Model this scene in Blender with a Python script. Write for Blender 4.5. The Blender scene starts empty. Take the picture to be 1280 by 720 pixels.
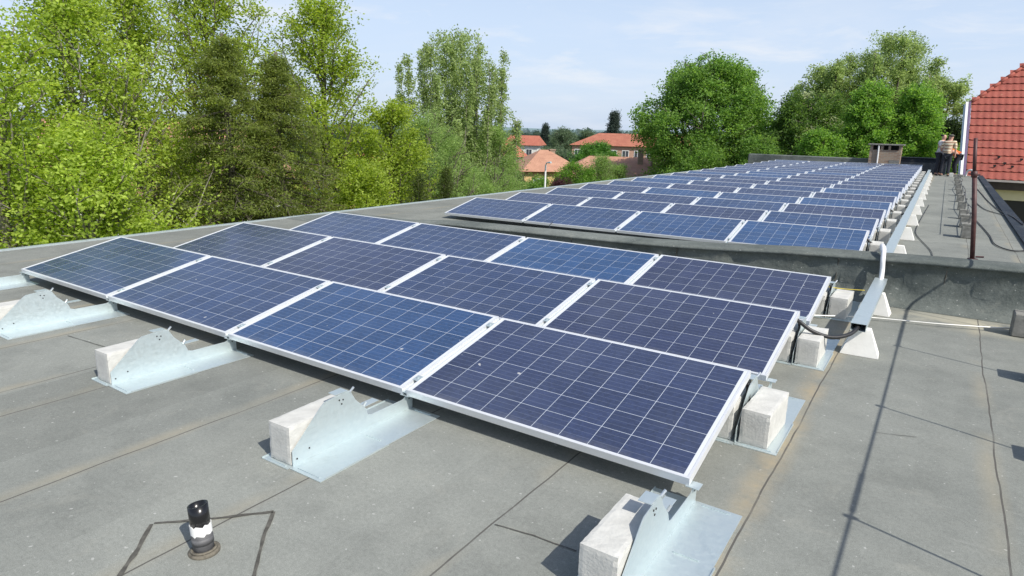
import bpy, math, random
import numpy as np
from mathutils import Vector, Matrix
R = math.radians
sc = bpy.context.scene
col = sc.collection

# ------------------------------------------------------------------ helpers
class MB:
    """collects shapes, links them as ONE mesh object"""
    def __init__(s): s.v = []; s.f = []; s.mi = []
    def add(s, vs, fs, mi=0):
        b = len(s.v); s.v += [tuple(p) for p in vs]
        s.f += [tuple(b+i for i in f) for f in fs]; s.mi += [mi]*len(fs)
    def box(s, x0, x1, y0, y1, z0, z1, mi=0, bev=0.0):
        if bev > 0:
            b = bev; P = []
            # chamfered box: 24 verts
            for sx in (0, 1):
                for sy in (0, 1):
                    for sz in (0, 1):
                        X = (x0, x1)[sx]; Y = (y0, y1)[sy]; Z = (z0, z1)[sz]
                        dx = b*(1-2*sx); dy = b*(1-2*sy); dz = b*(1-2*sz)
                        P += [(X, Y+dy, Z+dz), (X+dx, Y, Z+dz), (X+dx, Y+dy, Z)]
            def I(a, c, d, k): return ((a*2+c)*2+d)*3+k
            F = [(I(0,0,0,0), I(0,0,1,0), I(0,1,1,0), I(0,1,0,0)), (I(1,0,0,0), I(1,1,0,0), I(1,1,1,0), I(1,0,1,0)),
                 (I(0,0,0,1), I(1,0,0,1), I(1,0,1,1), I(0,0,1,1)), (I(0,1,0,1), I(0,1,1,1), I(1,1,1,1), I(1,1,0,1)),
                 (I(0,0,0,2), I(0,1,0,2), I(1,1,0,2), I(1,0,0,2)), (I(0,0,1,2), I(1,0,1,2), I(1,1,1,2), I(0,1,1,2))]
            for c in (0, 1):
                for d in (0, 1):
                    F.append((I(0,c,d,1), I(1,c,d,1), I(1,c,d,2), I(0,c,d,2)))
                    F.append((I(c,0,d,0), I(c,1,d,0), I(c,1,d,2), I(c,0,d,2)))
                    F.append((I(c,d,0,0), I(c,d,1,0), I(c,d,1,1), I(c,d,0,1)))
            for a in (0, 1):
                for c in (0, 1):
                    for d in (0, 1): F.append((I(a,c,d,0), I(a,c,d,1), I(a,c,d,2)))
            s.add(P, F, mi)
        else:
            P = [(x0,y0,z0),(x1,y0,z0),(x1,y1,z0),(x0,y1,z0),(x0,y0,z1),(x1,y0,z1),(x1,y1,z1),(x0,y1,z1)]
            s.add(P, [(0,3,2,1),(4,5,6,7),(0,1,5,4),(1,2,6,5),(2,3,7,6),(3,0,4,7)], mi)
    def frustum(s, cx, cy, z0, z1, a0, b0, a1, b1, mi=0):
        P = [(cx-a0,cy-b0,z0),(cx+a0,cy-b0,z0),(cx+a0,cy+b0,z0),(cx-a0,cy+b0,z0),
             (cx-a1,cy-b1,z1),(cx+a1,cy-b1,z1),(cx+a1,cy+b1,z1),(cx-a1,cy+b1,z1)]
        s.add(P, [(0,3,2,1),(4,5,6,7),(0,1,5,4),(1,2,6,5),(2,3,7,6),(3,0,4,7)], mi)
    def tube(s, pts, rad, n=8, mi=0, caps=True):
        pts = [Vector(p) for p in pts]
        if not hasattr(rad, '__len__'): rad = [rad]*len(pts)
        b = len(s.v); prev = None
        for i, p in enumerate(pts):
            t = (pts[min(i+1, len(pts)-1)] - pts[max(i-1, 0)])
            t = t.normalized() if t.length > 1e-9 else Vector((0,0,1))
            if prev is None:
                a = Vector((0,0,1)) if abs(t.z) < .9 else Vector((1,0,0))
                u = t.cross(a).normalized()
            else:
                u = (prev - t*prev.dot(t))
                u = u.normalized() if u.length > 1e-6 else t.orthogonal().normalized()
            prev = u; w = t.cross(u)
            for k in range(n):
                an = 2*math.pi*k/n
                s.v.append(tuple(p + (u*math.cos(an) + w*math.sin(an))*rad[i]))
        for i in range(len(pts)-1):
            for k in range(n):
                k2 = (k+1) % n
                s.f.append((b+i*n+k, b+i*n+k2, b+(i+1)*n+k2, b+(i+1)*n+k)); s.mi.append(mi)
        if caps:
            s.f.append(tuple(b+k for k in reversed(range(n)))); s.mi.append(mi)
            s.f.append(tuple(b+(len(pts)-1)*n+k for k in range(n))); s.mi.append(mi)
    def prism_x(s, poly, x0, x1, mi=0):
        """poly = list of (y, z), extruded from x0 to x1"""
        n = len(poly); P = [(x0, y, z) for y, z in poly] + [(x1, y, z) for y, z in poly]
        s.add(P, [tuple(range(n)), tuple(reversed(range(n, 2*n)))] + [(i, n+i, n+(i+1) % n, (i+1) % n) for i in range(n)], mi)
    def build(s, name, mats, parent=None, smooth=False):
        me = bpy.data.meshes.new(name); me.from_pydata(s.v, [], s.f)
        if not isinstance(mats, (list, tuple)): mats = [mats]
        for m in mats: me.materials.append(m)
        if any(s.mi): me.polygons.foreach_set('material_index', s.mi)
        if smooth: me.polygons.foreach_set('use_smooth', [True]*len(s.f))
        me.update()
        o = bpy.data.objects.new(name, me); col.objects.link(o)
        if parent: o.parent = parent
        return o

def tag(o, label=None, cat=None, group=None, kind=None):
    if label: o['label'] = label
    if cat: o['category'] = cat
    if group: o['group'] = group
    if kind: o['kind'] = kind
    return o
def empty(name, loc=(0,0,0), rz=0):
    o = bpy.data.objects.new(name, None); col.objects.link(o); o.location = loc; o.rotation_euler = (0,0,rz)
    o.empty_display_size = .1
    return o
def copy_tree(o, parent=None):
    c = o.copy(); col.objects.link(c)
    if parent: c.parent = parent
    for ch in [x for x in KIDS.get(o.name, [])]:
        d = copy_tree(ch, c)
        KIDS.setdefault(c.name, []).append(d)
    return c
KIDS = {}
def kids(o, *chs):
    KIDS.setdefault(o.name, []).extend(chs)
ORD = ['first','second','third','fourth','fifth','sixth','seventh','eighth','ninth','tenth','eleventh','twelfth',
       'thirteenth','fourteenth','fifteenth','sixteenth','seventeenth','eighteenth']

# ------------------------------------------------------------------ materials
def newmat(name):
    m = bpy.data.materials.new(name); m.use_nodes = True
    nt = m.node_tree; nt.nodes.clear()
    out = nt.nodes.new('ShaderNodeOutputMaterial'); b = nt.nodes.new('ShaderNodeBsdfPrincipled')
    nt.links.new(b.outputs[0], out.inputs[0])
    return m, nt, b, out
def N(nt, t, **kw):
    n = nt.nodes.new(t)
    for k, v in kw.items(): setattr(n, k, v)
    return n
def math_n(nt, op, a, b=None, c=None, clamp=False):
    n = nt.nodes.new('ShaderNodeMath'); n.operation = op; n.use_clamp = clamp
    for i, x in enumerate((a, b, c)):
        if x is None: continue
        if isinstance(x, (int, float)): n.inputs[i].default_value = x
        else: nt.links.new(x, n.inputs[i])
    return n.outputs[0]
def mixc(nt, f, a, b, blend='MIX'):
    n = nt.nodes.new('ShaderNodeMix'); n.data_type = 'RGBA'; n.blend_type = blend
    if isinstance(f, (int, float)): n.inputs[0].default_value = f
    else: nt.links.new(f, n.inputs[0])
    for i, x in ((6, a), (7, b)):
        if isinstance(x, (tuple, list)): n.inputs[i].default_value = (*x[:3], 1)
        else: nt.links.new(x, n.inputs[i])
    return n.outputs[2]
def noise(nt, vec, scale, detail=4, rough=.55, dist=0):
    n = nt.nodes.new('ShaderNodeTexNoise'); n.inputs['Scale'].default_value = scale
    n.inputs['Detail'].default_value = detail; n.inputs['Roughness'].default_value = rough; n.inputs['Distortion'].default_value = dist
    if vec is not None: nt.links.new(vec, n.inputs['Vector'])
    return n.outputs['Fac']
def ramp(nt, f, a, b, ca=(0,0,0), cb=(1,1,1)):
    n = nt.nodes.new('ShaderNodeValToRGB'); n.color_ramp.elements[0].position = a; n.color_ramp.elements[1].position = b
    n.color_ramp.elements[0].color = (*ca, 1); n.color_ramp.elements[1].color = (*cb, 1)
    nt.links.new(f, n.inputs[0]); return n.outputs[0]
def bump(nt, b, h, strength, dist=.01):
    n = nt.nodes.new('ShaderNodeBump'); n.inputs['Strength'].default_value = strength; n.inputs['Distance'].default_value = dist
    nt.links.new(h, n.inputs['Height']); nt.links.new(n.outputs[0], b.inputs['Normal'])
def coords(nt, which='Object'):
    return nt.nodes.new('ShaderNodeTexCoord').outputs[which]
def simple(name, c, rough=.6, metal=0, var=.15, scale=12, bmp=.1, spec=.5, c2=None, bd=.004):
    m, nt, b, out = newmat(name)
    co = coords(nt); f = noise(nt, co, scale, 5)
    c2 = c2 or tuple(x*(1-var*2) for x in c)
    r = ramp(nt, f, .3, .7); nt.links.new(mixc(nt, r, c2, c), b.inputs['Base Color'])
    b.inputs['Roughness'].default_value = rough; b.inputs['Metallic'].default_value = metal
    b.inputs['Specular IOR Level'].default_value = spec
    if bmp: bump(nt, b, noise(nt, co, scale*6, 4), bmp, bd)
    return m

def world_pos(nt): return nt.nodes.new('ShaderNodeNewGeometry').outputs['Position']

def felt(name, c_lo, c_hi, seams=True, seam_y=False, stains=True):
    """mineral bitumen roofing felt: granules, blotches, dust, lap seams"""
    m, nt, b, out = newmat(name)
    pos = world_pos(nt)
    sep = N(nt, 'ShaderNodeSeparateXYZ'); nt.links.new(pos, sep.inputs[0])
    big = noise(nt, pos, .55, 5, .6, .4); med = noise(nt, pos, 5, 5, .65); fine = noise(nt, pos, 260, 2, .7)
    c = mixc(nt, ramp(nt, big, .3, .72), c_lo, c_hi)
    c = mixc(nt, math_n(nt, 'MULTIPLY', ramp(nt, med, .35, .75), .22), c, tuple(x*1.5 for x in c_hi))
    c = mixc(nt, math_n(nt, 'MULTIPLY', ramp(nt, noise(nt, pos, 1.7, 6, .7), .52, .75), .4), c, tuple(x*.62 for x in c_lo))
    g = ramp(nt, fine, .3, .7, (.72,.72,.72), (1.25,1.25,1.25)); c = mixc(nt, 1.0, c, g, 'MULTIPLY')
    gm = ramp(nt, noise(nt, pos, 55, 3, .8), .3, .7, (.86,.86,.86), (1.12,1.12,1.12)); c = mixc(nt, 1.0, c, gm, 'MULTIPLY')
    h = fine
    rl = N(nt, 'ShaderNodeTexWhiteNoise'); rl.noise_dimensions = '1D'
    nt.links.new(math_n(nt, 'FLOOR', math_n(nt, 'DIVIDE', math_n(nt, 'ADD', sep.outputs[0], .63), .905)), rl.inputs['W'])
    rv = math_n(nt, 'ADD', .91, math_n(nt, 'MULTIPLY', rl.outputs['Value'], .17))
    rc = N(nt, 'ShaderNodeCombineColor')
    for i_ in range(3): nt.links.new(rv, rc.inputs[i_])
    if seams: c = mixc(nt, 1.0, c, rc.outputs[0], 'MULTIPLY')
    # faint scuffs and walked-in dirt
    c = mixc(nt, math_n(nt, 'MULTIPLY', ramp(nt, noise(nt, pos, 2.6, 7, .75, 1.2), .56, .72), .25), c, (.36,.35,.30))
    if stains:
        sp = ramp(nt, noise(nt, pos, 38, 1, .5), .735, .76)
        c = mixc(nt, math_n(nt, 'MULTIPLY', sp, .55), c, (.5,.5,.47))
        mp = N(nt, 'ShaderNodeMapping'); mp.inputs['Scale'].default_value = (1.2, 14, 1); mp.inputs['Rotation'].default_value = (0,0,R(-12))
        nt.links.new(pos, mp.inputs[0])
        st = ramp(nt, noise(nt, mp.outputs[0], .8, 5, .7), .66, .8)
        c = mixc(nt, math_n(nt, 'MULTIPLY', st, .3), c, (.5,.49,.45))
    if seams:
        wob = math_n(nt, 'MULTIPLY', math_n(nt, 'SUBTRACT', noise(nt, pos, 1.1, 3), .5), .05)
        xx = math_n(nt, 'ADD', sep.outputs[0], wob)
        tot = None; dust = None
        for s0 in (-1.1, -.2, .7, 1.35, 2.05, 2.93, 3.32, 4.28, 5.17, 6.07, 6.93, 7.86, 8.45):
            d = math_n(nt, 'SUBTRACT', xx, s0)
            ad = math_n(nt, 'ABSOLUTE', d)
            l = math_n(nt, 'LESS_THAN', ad, .0042)
            mr = N(nt, 'ShaderNodeMapRange'); nt.links.new(math_n(nt, 'ABSOLUTE', math_n(nt, 'SUBTRACT', d, -.03)), mr.inputs[0])
            mr.inputs[1].default_value = 0; mr.inputs[2].default_value = .075; mr.inputs[3].default_value = 1; mr.inputs[4].default_value = 0
            tot = l if tot is None else math_n(nt, 'MAXIMUM', tot, l)
            dust = mr.outputs[0] if dust is None else math_n(nt, 'MAXIMUM', dust, mr.outputs[0])
        dm = math_n(nt, 'MULTIPLY', dust, ramp(nt, noise(nt, pos, 1.3, 3), .42, .62))
        c = mixc(nt, math_n(nt, 'MULTIPLY', dm, .45), c, (.34,.30,.215))
        d2 = math_n(nt, 'SUBTRACT', 1.0, math_n(nt, 'MULTIPLY', math_n(nt, 'ABSOLUTE', math_n(nt, 'SUBTRACT', xx, 6.90)), 9.0), clamp=True)
        c = mixc(nt, math_n(nt, 'MULTIPLY', math_n(nt, 'MULTIPLY', d2, ramp(nt, noise(nt, pos, 2.4, 5, .7), .38, .62)), .75), c, (.36,.30,.20))
        # pale dried puddle stains at the foot of the kerb
        pu = math_n(nt, 'MULTIPLY', math_n(nt, 'SUBTRACT', 1.0, math_n(nt, 'MULTIPLY', math_n(nt, 'ABSOLUTE', math_n(nt, 'SUBTRACT', sep.outputs[1], 4.45)), 2.2), clamp=True),
                    math_n(nt, 'MULTIPLY', math_n(nt, 'SUBTRACT', sep.outputs[0], 6.9), .9, clamp=True))
        c = mixc(nt, math_n(nt, 'MULTIPLY', pu, ramp(nt, noise(nt, pos, 1.9, 5, .6, .5), .36, .5)), c, (.46,.43,.33))
        tm = math_n(nt, 'MULTIPLY', tot, ramp(nt, noise(nt, pos, 2.2, 3), .3, .5, (.35,.35,.35), (.9,.9,.9)))
        c = mixc(nt, tm, c, (.09,.085,.078))
        h = math_n(nt, 'SUBTRACT', math_n(nt, 'MULTIPLY', fine, .25), math_n(nt, 'MULTIPLY', tot, 1.0))
    nt.links.new(c, b.inputs['Base Color']); b.inputs['Roughness'].default_value = .88; b.inputs['Specular IOR Level'].default_value = .12
    big_h = math_n(nt, 'MULTIPLY', noise(nt, pos, 3.0 if seams else 7.0, 4), 2.4 if seams else 9.0)
    bump(nt, b, math_n(nt, 'ADD', h, big_h), .45, .006)
    return m

M = {}
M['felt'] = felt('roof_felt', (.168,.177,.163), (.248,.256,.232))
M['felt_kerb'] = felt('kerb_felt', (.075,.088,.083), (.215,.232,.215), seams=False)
M['felt_dark_or_shade'] = felt('dark_felt_or_shade', (.02,.028,.04), (.045,.055,.07), seams=False, stains=False)
def galv_mat():
    m, nt, b, out = newmat('galvanised_steel')
    co = coords(nt); vo = N(nt, 'ShaderNodeTexVoronoi'); vo.inputs['Scale'].default_value = 60; nt.links.new(co, vo.inputs['Vector'])
    vs = N(nt, 'ShaderNodeSeparateColor'); nt.links.new(vo.outputs['Color'], vs.inputs[0])
    big = ramp(nt, noise(nt, world_pos(nt), 4, 5, .65), .35, .7)
    c = mixc(nt, vs.outputs[0], (.555,.635,.65), (.59,.665,.675)); c = mixc(nt, math_n(nt, 'MULTIPLY', big, .22), c, (.66,.70,.69))
    mp = N(nt, 'ShaderNodeMapping'); mp.inputs['Scale'].default_value = (3, 3, 30); nt.links.new(co, mp.inputs[0])
    c = mixc(nt, math_n(nt, 'MULTIPLY', ramp(nt, noise(nt, mp.outputs[0], 2, 5, .7), .55, .75), .3), c, (.36,.40,.38))
    nt.links.new(c, b.inputs['Base Color']); b.inputs['Metallic'].default_value = .6
    nt.links.new(math_n(nt, 'ADD', .34, math_n(nt, 'MULTIPLY', vs.outputs[1], .16)), b.inputs['Roughness'])
    bump(nt, b, noise(nt, co, 3.5, 3), .12, .02)
    return m
M['galv'] = galv_mat()
M['galv_far'] = M['galv']
M['alu'] = simple('aluminium_frame', (.80,.81,.82), .38, .35, .04, 8, 0)
M['bolt'] = simple('bolt_steel', (.75,.76,.76), .3, .8, .05, 8, 0)
M['conc'] = simple('pale_concrete', (.60,.595,.56), .9, 0, .10, 13, .4, .2, bd=.006)
M['conc_grey'] = simple('weathered_concrete', (.28,.275,.25), .95, 0, .25, 14, .7, .2)
M['white_conc'] = simple('white_concrete', (.80,.79,.75), .85, 0, .06, 9, .25, .2)
M['black'] = simple('black_rubber', (.018,.018,.020), .45, 0, .1, 20, 0)
M['pvc'] = simple('black_pvc', (.012,.012,.013), .22, 0, .1, 20, .03)
M['grey_pipe'] = simple('grey_bitumen_coated', (.13,.13,.135), .6, 0, .2, 30, .2)
M['paint'] = simple('white_paint', (.82,.82,.80), .6, 0, .05, 30, .1)
M['putty'] = simple('dirty_sealant', (.20,.18,.14), .9, 0, .3, 40, .6)
M['conduit'] = simple('white_plastic_conduit', (.78,.78,.79), .45, 0, .04, 20, 0)
M['rust'] = simple('red_brown_paint', (.105,.042,.040), .55, 0, .25, 18, .15)
M['wire'] = simple('bright_wire', (.72,.71,.66), .4, .5, .05, 20, 0)
M['yellow'] = simple('yellow_wire', (.65,.5,.05), .5, 0, .1, 20, 0)
M['backsheet'] = simple('white_backsheet', (.7,.7,.7), .7, 0, .03, 5, 0)
M['wood'] = simple('soffit_wood', (.06,.045,.038), .8, 0, .2, 6, .2)
M['cream'] = simple('cream_render', (.68,.62,.42), .9, 0, .06, 3, .2)
M['dark'] = simple('dark_opening', (.012,.012,.013), .6, 0, .1, 3, 0)
M['skin'] = simple('skin', (.55,.32,.24), .6, 0, .05, 10, 0)

def cells_mat():
    m, nt, b, out = newmat('solar_cells')
    co = coords(nt); sep = N(nt, 'ShaderNodeSeparateXYZ'); nt.links.new(co, sep.inputs[0])
    at = N(nt, 'ShaderNodeAttribute'); at.attribute_type = 'OBJECT'; at.attribute_name = 'tone'
    P = .1588
    u = math_n(nt, 'DIVIDE', math_n(nt, 'SUBTRACT', sep.outputs[0], .031), P)
    v = math_n(nt, 'DIVIDE', math_n(nt, 'SUBTRACT', sep.outputs[1], .0186), P)
    def line(t, half):
        f = math_n(nt, 'FRACT', t); d = math_n(nt, 'MINIMUM', f, math_n(nt, 'SUBTRACT', 1, f))
        return math_n(nt, 'LESS_THAN', d, half)
    g = math_n(nt, 'MAXIMUM', line(u, .0085), line(v, .0085))
    inx = math_n(nt, 'MULTIPLY', math_n(nt, 'GREATER_THAN', u, 0), math_n(nt, 'LESS_THAN', u, 10))
    iny = math_n(nt, 'MULTIPLY', math_n(nt, 'GREATER_THAN', v, 0), math_n(nt, 'LESS_THAN', v, 6))
    ins = math_n(nt, 'MULTIPLY', inx, iny)
    bus = line(math_n(nt, 'MULTIPLY', v, 4), .028)
    fl = N(nt, 'ShaderNodeCombineXYZ'); nt.links.new(math_n(nt, 'FLOOR', u), fl.inputs[0]); nt.links.new(math_n(nt, 'FLOOR', v), fl.inputs[1])
    nt.links.new(math_n(nt, 'MULTIPLY', at.outputs['Fac'], 37.3), fl.inputs[2])
    wn = N(nt, 'ShaderNodeTexWhiteNoise'); nt.links.new(fl.outputs[0], wn.inputs[0])
    vo = N(nt, 'ShaderNodeTexVoronoi'); vo.inputs['Scale'].default_value = 70; nt.links.new(co, vo.inputs['Vector'])
    vs = N(nt, 'ShaderNodeSeparateColor'); nt.links.new(vo.outputs['Color'], vs.inputs[0])
    base = mixc(nt, at.outputs['Fac'], (.022,.029,.072), (.017,.056,.148))
    k = math_n(nt, 'ADD', math_n(nt, 'ADD', .72, math_n(nt, 'MULTIPLY', wn.outputs['Value'], .3)), math_n(nt, 'MULTIPLY', vs.outputs[0], .35))
    kc = N(nt, 'ShaderNodeCombineColor')
    for i in range(3): nt.links.new(k, kc.inputs[i])
    c = mixc(nt, 1.0, base, kc.outputs[0], 'MULTIPLY')
    c = mixc(nt, math_n(nt, 'MULTIPLY', bus, .3), c, (.25,.29,.38))
    c = mixc(nt, g, c, (.50,.54,.60))
    c = mixc(nt, ins, (.62,.64,.67), c)
    pos = world_pos(nt)
    dust_haze = ramp(nt, noise(nt, pos, 1.6, 5, .7), .45, .8)
    c = mixc(nt, math_n(nt, 'ADD', .07, math_n(nt, 'MULTIPLY', dust_haze, .07)), c, (.32,.36,.44))  # bluish reflected haze is mixed into the cell colour along with dust
    el = math_n(nt, 'MULTIPLY', math_n(nt, 'SUBTRACT', 1.0, math_n(nt, 'DIVIDE', sep.outputs[1], .07), clamp=True), ramp(nt, noise(nt, pos, 9, 4, .7), .35, .7))
    c = mixc(nt, math_n(nt, 'MULTIPLY', el, .28), c, (.36,.35,.31))
    drop = ramp(nt, noise(nt, pos, 16, 1, .4), .80, .815)
    c = mixc(nt, math_n(nt, 'MULTIPLY', drop, .6), c, (.6,.6,.58))
    nt.links.new(c, b.inputs['Base Color'])
    b.inputs['Roughness'].default_value = .14; b.inputs['IOR'].default_value = 1.27
    nt.links.new(math_n(nt, 'ADD', .12, math_n(nt, 'MULTIPLY', dust_haze, .12)), b.inputs['Roughness'])
    return m
M['cells'] = cells_mat()

def leaf_mat():
    m, nt, b, out = newmat('foliage')
    at = N(nt, 'ShaderNodeAttribute'); at.attribute_type = 'GEOMETRY'; at.attribute_name = 'tint'
    nt.links.new(at.outputs['Color'], b.inputs['Base Color']); b.inputs['Roughness'].default_value = .55
    b.inputs['Specular IOR Level'].default_value = .35
    tr = N(nt, 'ShaderNodeBsdfTranslucent')
    hs = N(nt, 'ShaderNodeHueSaturation'); hs.inputs['Value'].default_value = 1.9; hs.inputs['Saturation'].default_value = 1.1; hs.inputs['Hue'].default_value = .49
    nt.links.new(at.outputs['Color'], hs.inputs['Color']); nt.links.new(hs.outputs[0], tr.inputs[0])
    mx = N(nt, 'ShaderNodeMixShader'); mx.inputs[0].default_value = .5
    nt.links.new(b.outputs[0], mx.inputs[1]); nt.links.new(tr.outputs[0], mx.inputs[2]); nt.links.new(mx.outputs[0], out.inputs[0])
    return m
M['leaf'] = leaf_mat()
M['bark'] = simple('grey_bark', (.15,.13,.10), .9, 0, .3, 9, .6)
M['bark_pale'] = simple('pale_bark', (.27,.25,.20), .9, 0, .3, 9, .6)

def tile_mat(name, c1, c2, rows=3.0, geo=False):
    m, nt, b, out = newmat(name)
    co = coords(nt); n1 = noise(nt, co, 1.1, 5, .65); n2 = noise(nt, co, 14, 3, .7)
    c = mixc(nt, ramp(nt, n1, .3, .7), c1, c2)
    c = mixc(nt, math_n(nt, 'MULTIPLY', ramp(nt, n2, .5, .75), .45), c, tuple(x*.55 for x in c1))
    c = mixc(nt, math_n(nt, 'MULTIPLY', ramp(nt, noise(nt, co, 7, 2), .64, .72), .35), c, (.42,.28,.16))
    nt.links.new(c, b.inputs['Base Color']); b.inputs['Roughness'].default_value = .8
    if not geo:
        sep = N(nt, 'ShaderNodeSeparateXYZ'); nt.links.new(co, sep.inputs[0])
        wz = math_n(nt, 'FRACT', math_n(nt, 'MULTIPLY', sep.outputs[2], rows))
        wx = math_n(nt, 'SINE', math_n(nt, 'MULTIPLY', math_n(nt, 'ADD', sep.outputs[0], sep.outputs[1]), 26))
        bump(nt, b, math_n(nt, 'ADD', wz, math_n(nt, 'MULTIPLY', wx, .4)), .8, .05)
    else: bump(nt, b, n2, .3, .01)
    return m
M['tile_red'] = tile_mat('red_roof_tiles', (.24,.060,.045), (.35,.090,.062), geo=True)
M['tile_orange'] = tile_mat('orange_roof_tiles', (.33,.11,.07), (.44,.17,.105))
M['tile_pink'] = tile_mat('weathered_roof_tiles', (.38,.19,.125), (.52,.285,.19))
M['tile_bright'] = tile_mat('bright_roof_tiles', (.36,.105,.07), (.46,.16,.10))
M['pinkwall'] = simple('pinkish_render', (.46,.28,.21), .9, 0, .08, 2, .1)
M['whitewall'] = simple('white_render', (.72,.71,.66), .9, 0, .05, 2, .1)
M['ochre'] = simple('ochre_render', (.6,.42,.2), .9, 0, .08, 2, .1)
M['glass'] = simple('window_glass', (.06,.075,.09), .12, 0, .1, 2, 0)
M['grass'] = simple('grass_ground', (.075,.12,.03), .95, 0, .3, .25, .3)
M['hill'] = simple('hazy_hill', (.17,.25,.26), 1, 0, .1, .01, 0)  # haze of distance is put into the hill colour

def brick_mat():
    m, nt, b, out = newmat('old_brick')
    co = coords(nt); mp = N(nt, 'ShaderNodeMapping'); mp.inputs['Rotation'].default_value = (R(90),0,0); nt.links.new(co, mp.inputs[0])
    br = N(nt, 'ShaderNodeTexBrick'); nt.links.new(mp.outputs[0], br.inputs['Vector'])
    br.inputs['Color1'].default_value = (.23,.12,.075,1); br.inputs['Color2'].default_value = (.36,.25,.17,1); br.inputs['Mortar'].default_value = (.34,.31,.26,1)
    br.inputs['Scale'].default_value = 1; br.inputs['Brick Width'].default_value = .25; br.inputs['Row Height'].default_value = .075; br.inputs['Mortar Size'].default_value = .01
    nt.links.new(mixc(nt, math_n(nt, 'MULTIPLY', noise(nt, co, 5, 4), .6), br.outputs[0], (.25,.22,.17)), b.inputs['Base Color'])
    b.inputs['Roughness'].default_value = .9; bump(nt, b, br.outputs['Fac'], -.4, .01)
    return m
M['brick'] = brick_mat()
def stripe_mat(name, a, bcol, scale):
    m, nt, b, out = newmat(name)
    co = coords(nt); sep = N(nt, 'ShaderNodeSeparateXYZ'); nt.links.new(co, sep.inputs[0])
    f = math_n(nt, 'GREATER_THAN', math_n(nt, 'FRACT', math_n(nt, 'MULTIPLY', sep.outputs[2], scale)), .6)
    nt.links.new(mixc(nt, f, a, bcol), b.inputs['Base Color']); b.inputs['Roughness'].default_value = .9
    return m

# ------------------------------------------------------------------ camera
cam = bpy.data.cameras.new('camera'); co_ = bpy.data.objects.new('camera', cam); col.objects.link(co_)
rt = Vector((.83397,.55121,.02627)); fw = Vector((-.53015,.81395,-.23673))
fw.normalize(); rt = (rt - fw*rt.dot(fw)).normalized(); up = rt.cross(fw)
CAMLOC = Vector((7.4238,-2.5812,1.5968))
mw = Matrix(((rt.x, up.x, -fw.x, CAMLOC.x), (rt.y, up.y, -fw.y, CAMLOC.y), (rt.z, up.z, -fw.z, CAMLOC.z), (0,0,0,1)))
co_.matrix_world = mw
cam.sensor_width = 36; cam.lens = 22.92; cam.clip_end = 6000; cam.clip_start = .05
sc.camera = co_

# ------------------------------------------------------------------ light and sky
SUN = Vector((.95,-.30,1.0)).normalized()
sl = bpy.data.lights.new('sun', 'SUN'); so = bpy.data.objects.new('sun', sl); col.objects.link(so)
sl.energy = 5.0; sl.angle = R(.53); sl.color = (1.0,.955,.87)
so.rotation_euler = (-SUN).to_track_quat('-Z', 'Y').to_euler(); so.location = (20,-10,30)
w = bpy.data.worlds.new('World'); sc.world = w; w.use_nodes = True
nt = w.node_tree; nt.nodes.clear()
wo = nt.nodes.new('ShaderNodeOutputWorld'); bg = nt.nodes.new('ShaderNodeBackground'); nt.links.new(bg.outputs[0], wo.inputs[0])
sky = nt.nodes.new('ShaderNodeTexSky'); sky.sky_type = 'NISHITA'; sky.sun_disc = False
sky.sun_elevation = math.asin(SUN.z); sky.sun_rotation = math.atan2(SUN.x, SUN.y)
sky.air_density = 1.0; sky.dust_density = 1.6; sky.ozone_density = 1.5; sky.altitude = 120
bg.inputs['Strength'].default_value = .15
gc = nt.nodes.new('ShaderNodeTexCoord'); sp = nt.nodes.new('ShaderNodeSeparateXYZ'); nt.links.new(gc.outputs['Generated'], sp.inputs[0])
zc = math_n(nt, 'ADD', math_n(nt, 'MAXIMUM', sp.outputs[2], 0), .13)
cb = nt.nodes.new('ShaderNodeCombineXYZ')
nt.links.new(math_n(nt, 'DIVIDE', sp.outputs[0], zc), cb.inputs[0]); nt.links.new(math_n(nt, 'DIVIDE', sp.outputs[1], zc), cb.inputs[1])
cn = noise(nt, cb.outputs[0], .55, 7, .62, .35)
cn2 = noise(nt, cb.outputs[0], 1.6, 6, .6, .2)
cl = math_n(nt, 'MULTIPLY', ramp(nt, cn, .46, .74), ramp(nt, cn2, .34, .66))
# a few soft low cumulus streaks near the horizon
cb2 = nt.nodes.new('ShaderNodeCombineXYZ')
nt.links.new(math_n(nt, 'MULTIPLY', math_n(nt, 'ARCTAN2', sp.outputs[0], sp.outputs[1]), 3.2), cb2.inputs[0])
nt.links.new(math_n(nt, 'MULTIPLY', sp.outputs[2], 15), cb2.inputs[1])
cn3 = noise(nt, cb2.outputs[0], 1.5, 6, .58, .3)
band = ramp(nt, sp.outputs[2], .03, .09); band2 = ramp(nt, sp.outputs[2], .13, .2, (1,1,1), (0,0,0))
cl2 = math_n(nt, 'MULTIPLY', math_n(nt, 'MULTIPLY', ramp(nt, cn3, .50, .72), band), band2)
clt = math_n(nt, 'MULTIPLY', math_n(nt, 'MAXIMUM', math_n(nt, 'MULTIPLY', cl, .55), math_n(nt, 'MULTIPLY', cl2, .85)), 1.0)
hz = ramp(nt, sp.outputs[2], .14, .55, (.80,.80,.80), (.06,.06,.06))
skyc = mixc(nt, hz, sky.outputs[0], (4.5,5.35,6.75))
skyc = mixc(nt, clt, skyc, (6.0,6.15,6.4))
nt.links.new(skyc, bg.inputs[0])
sc.view_settings.view_transform = 'Standard'; sc.view_settings.look = 'None'; sc.view_settings.exposure = 0; sc.view_settings.gamma = 1
sc.render.engine = 'CYCLES'
sc.cycles.max_bounces = 6; sc.cycles.transparent_max_bounces = 4; sc.cycles.use_denoising = True

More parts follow.
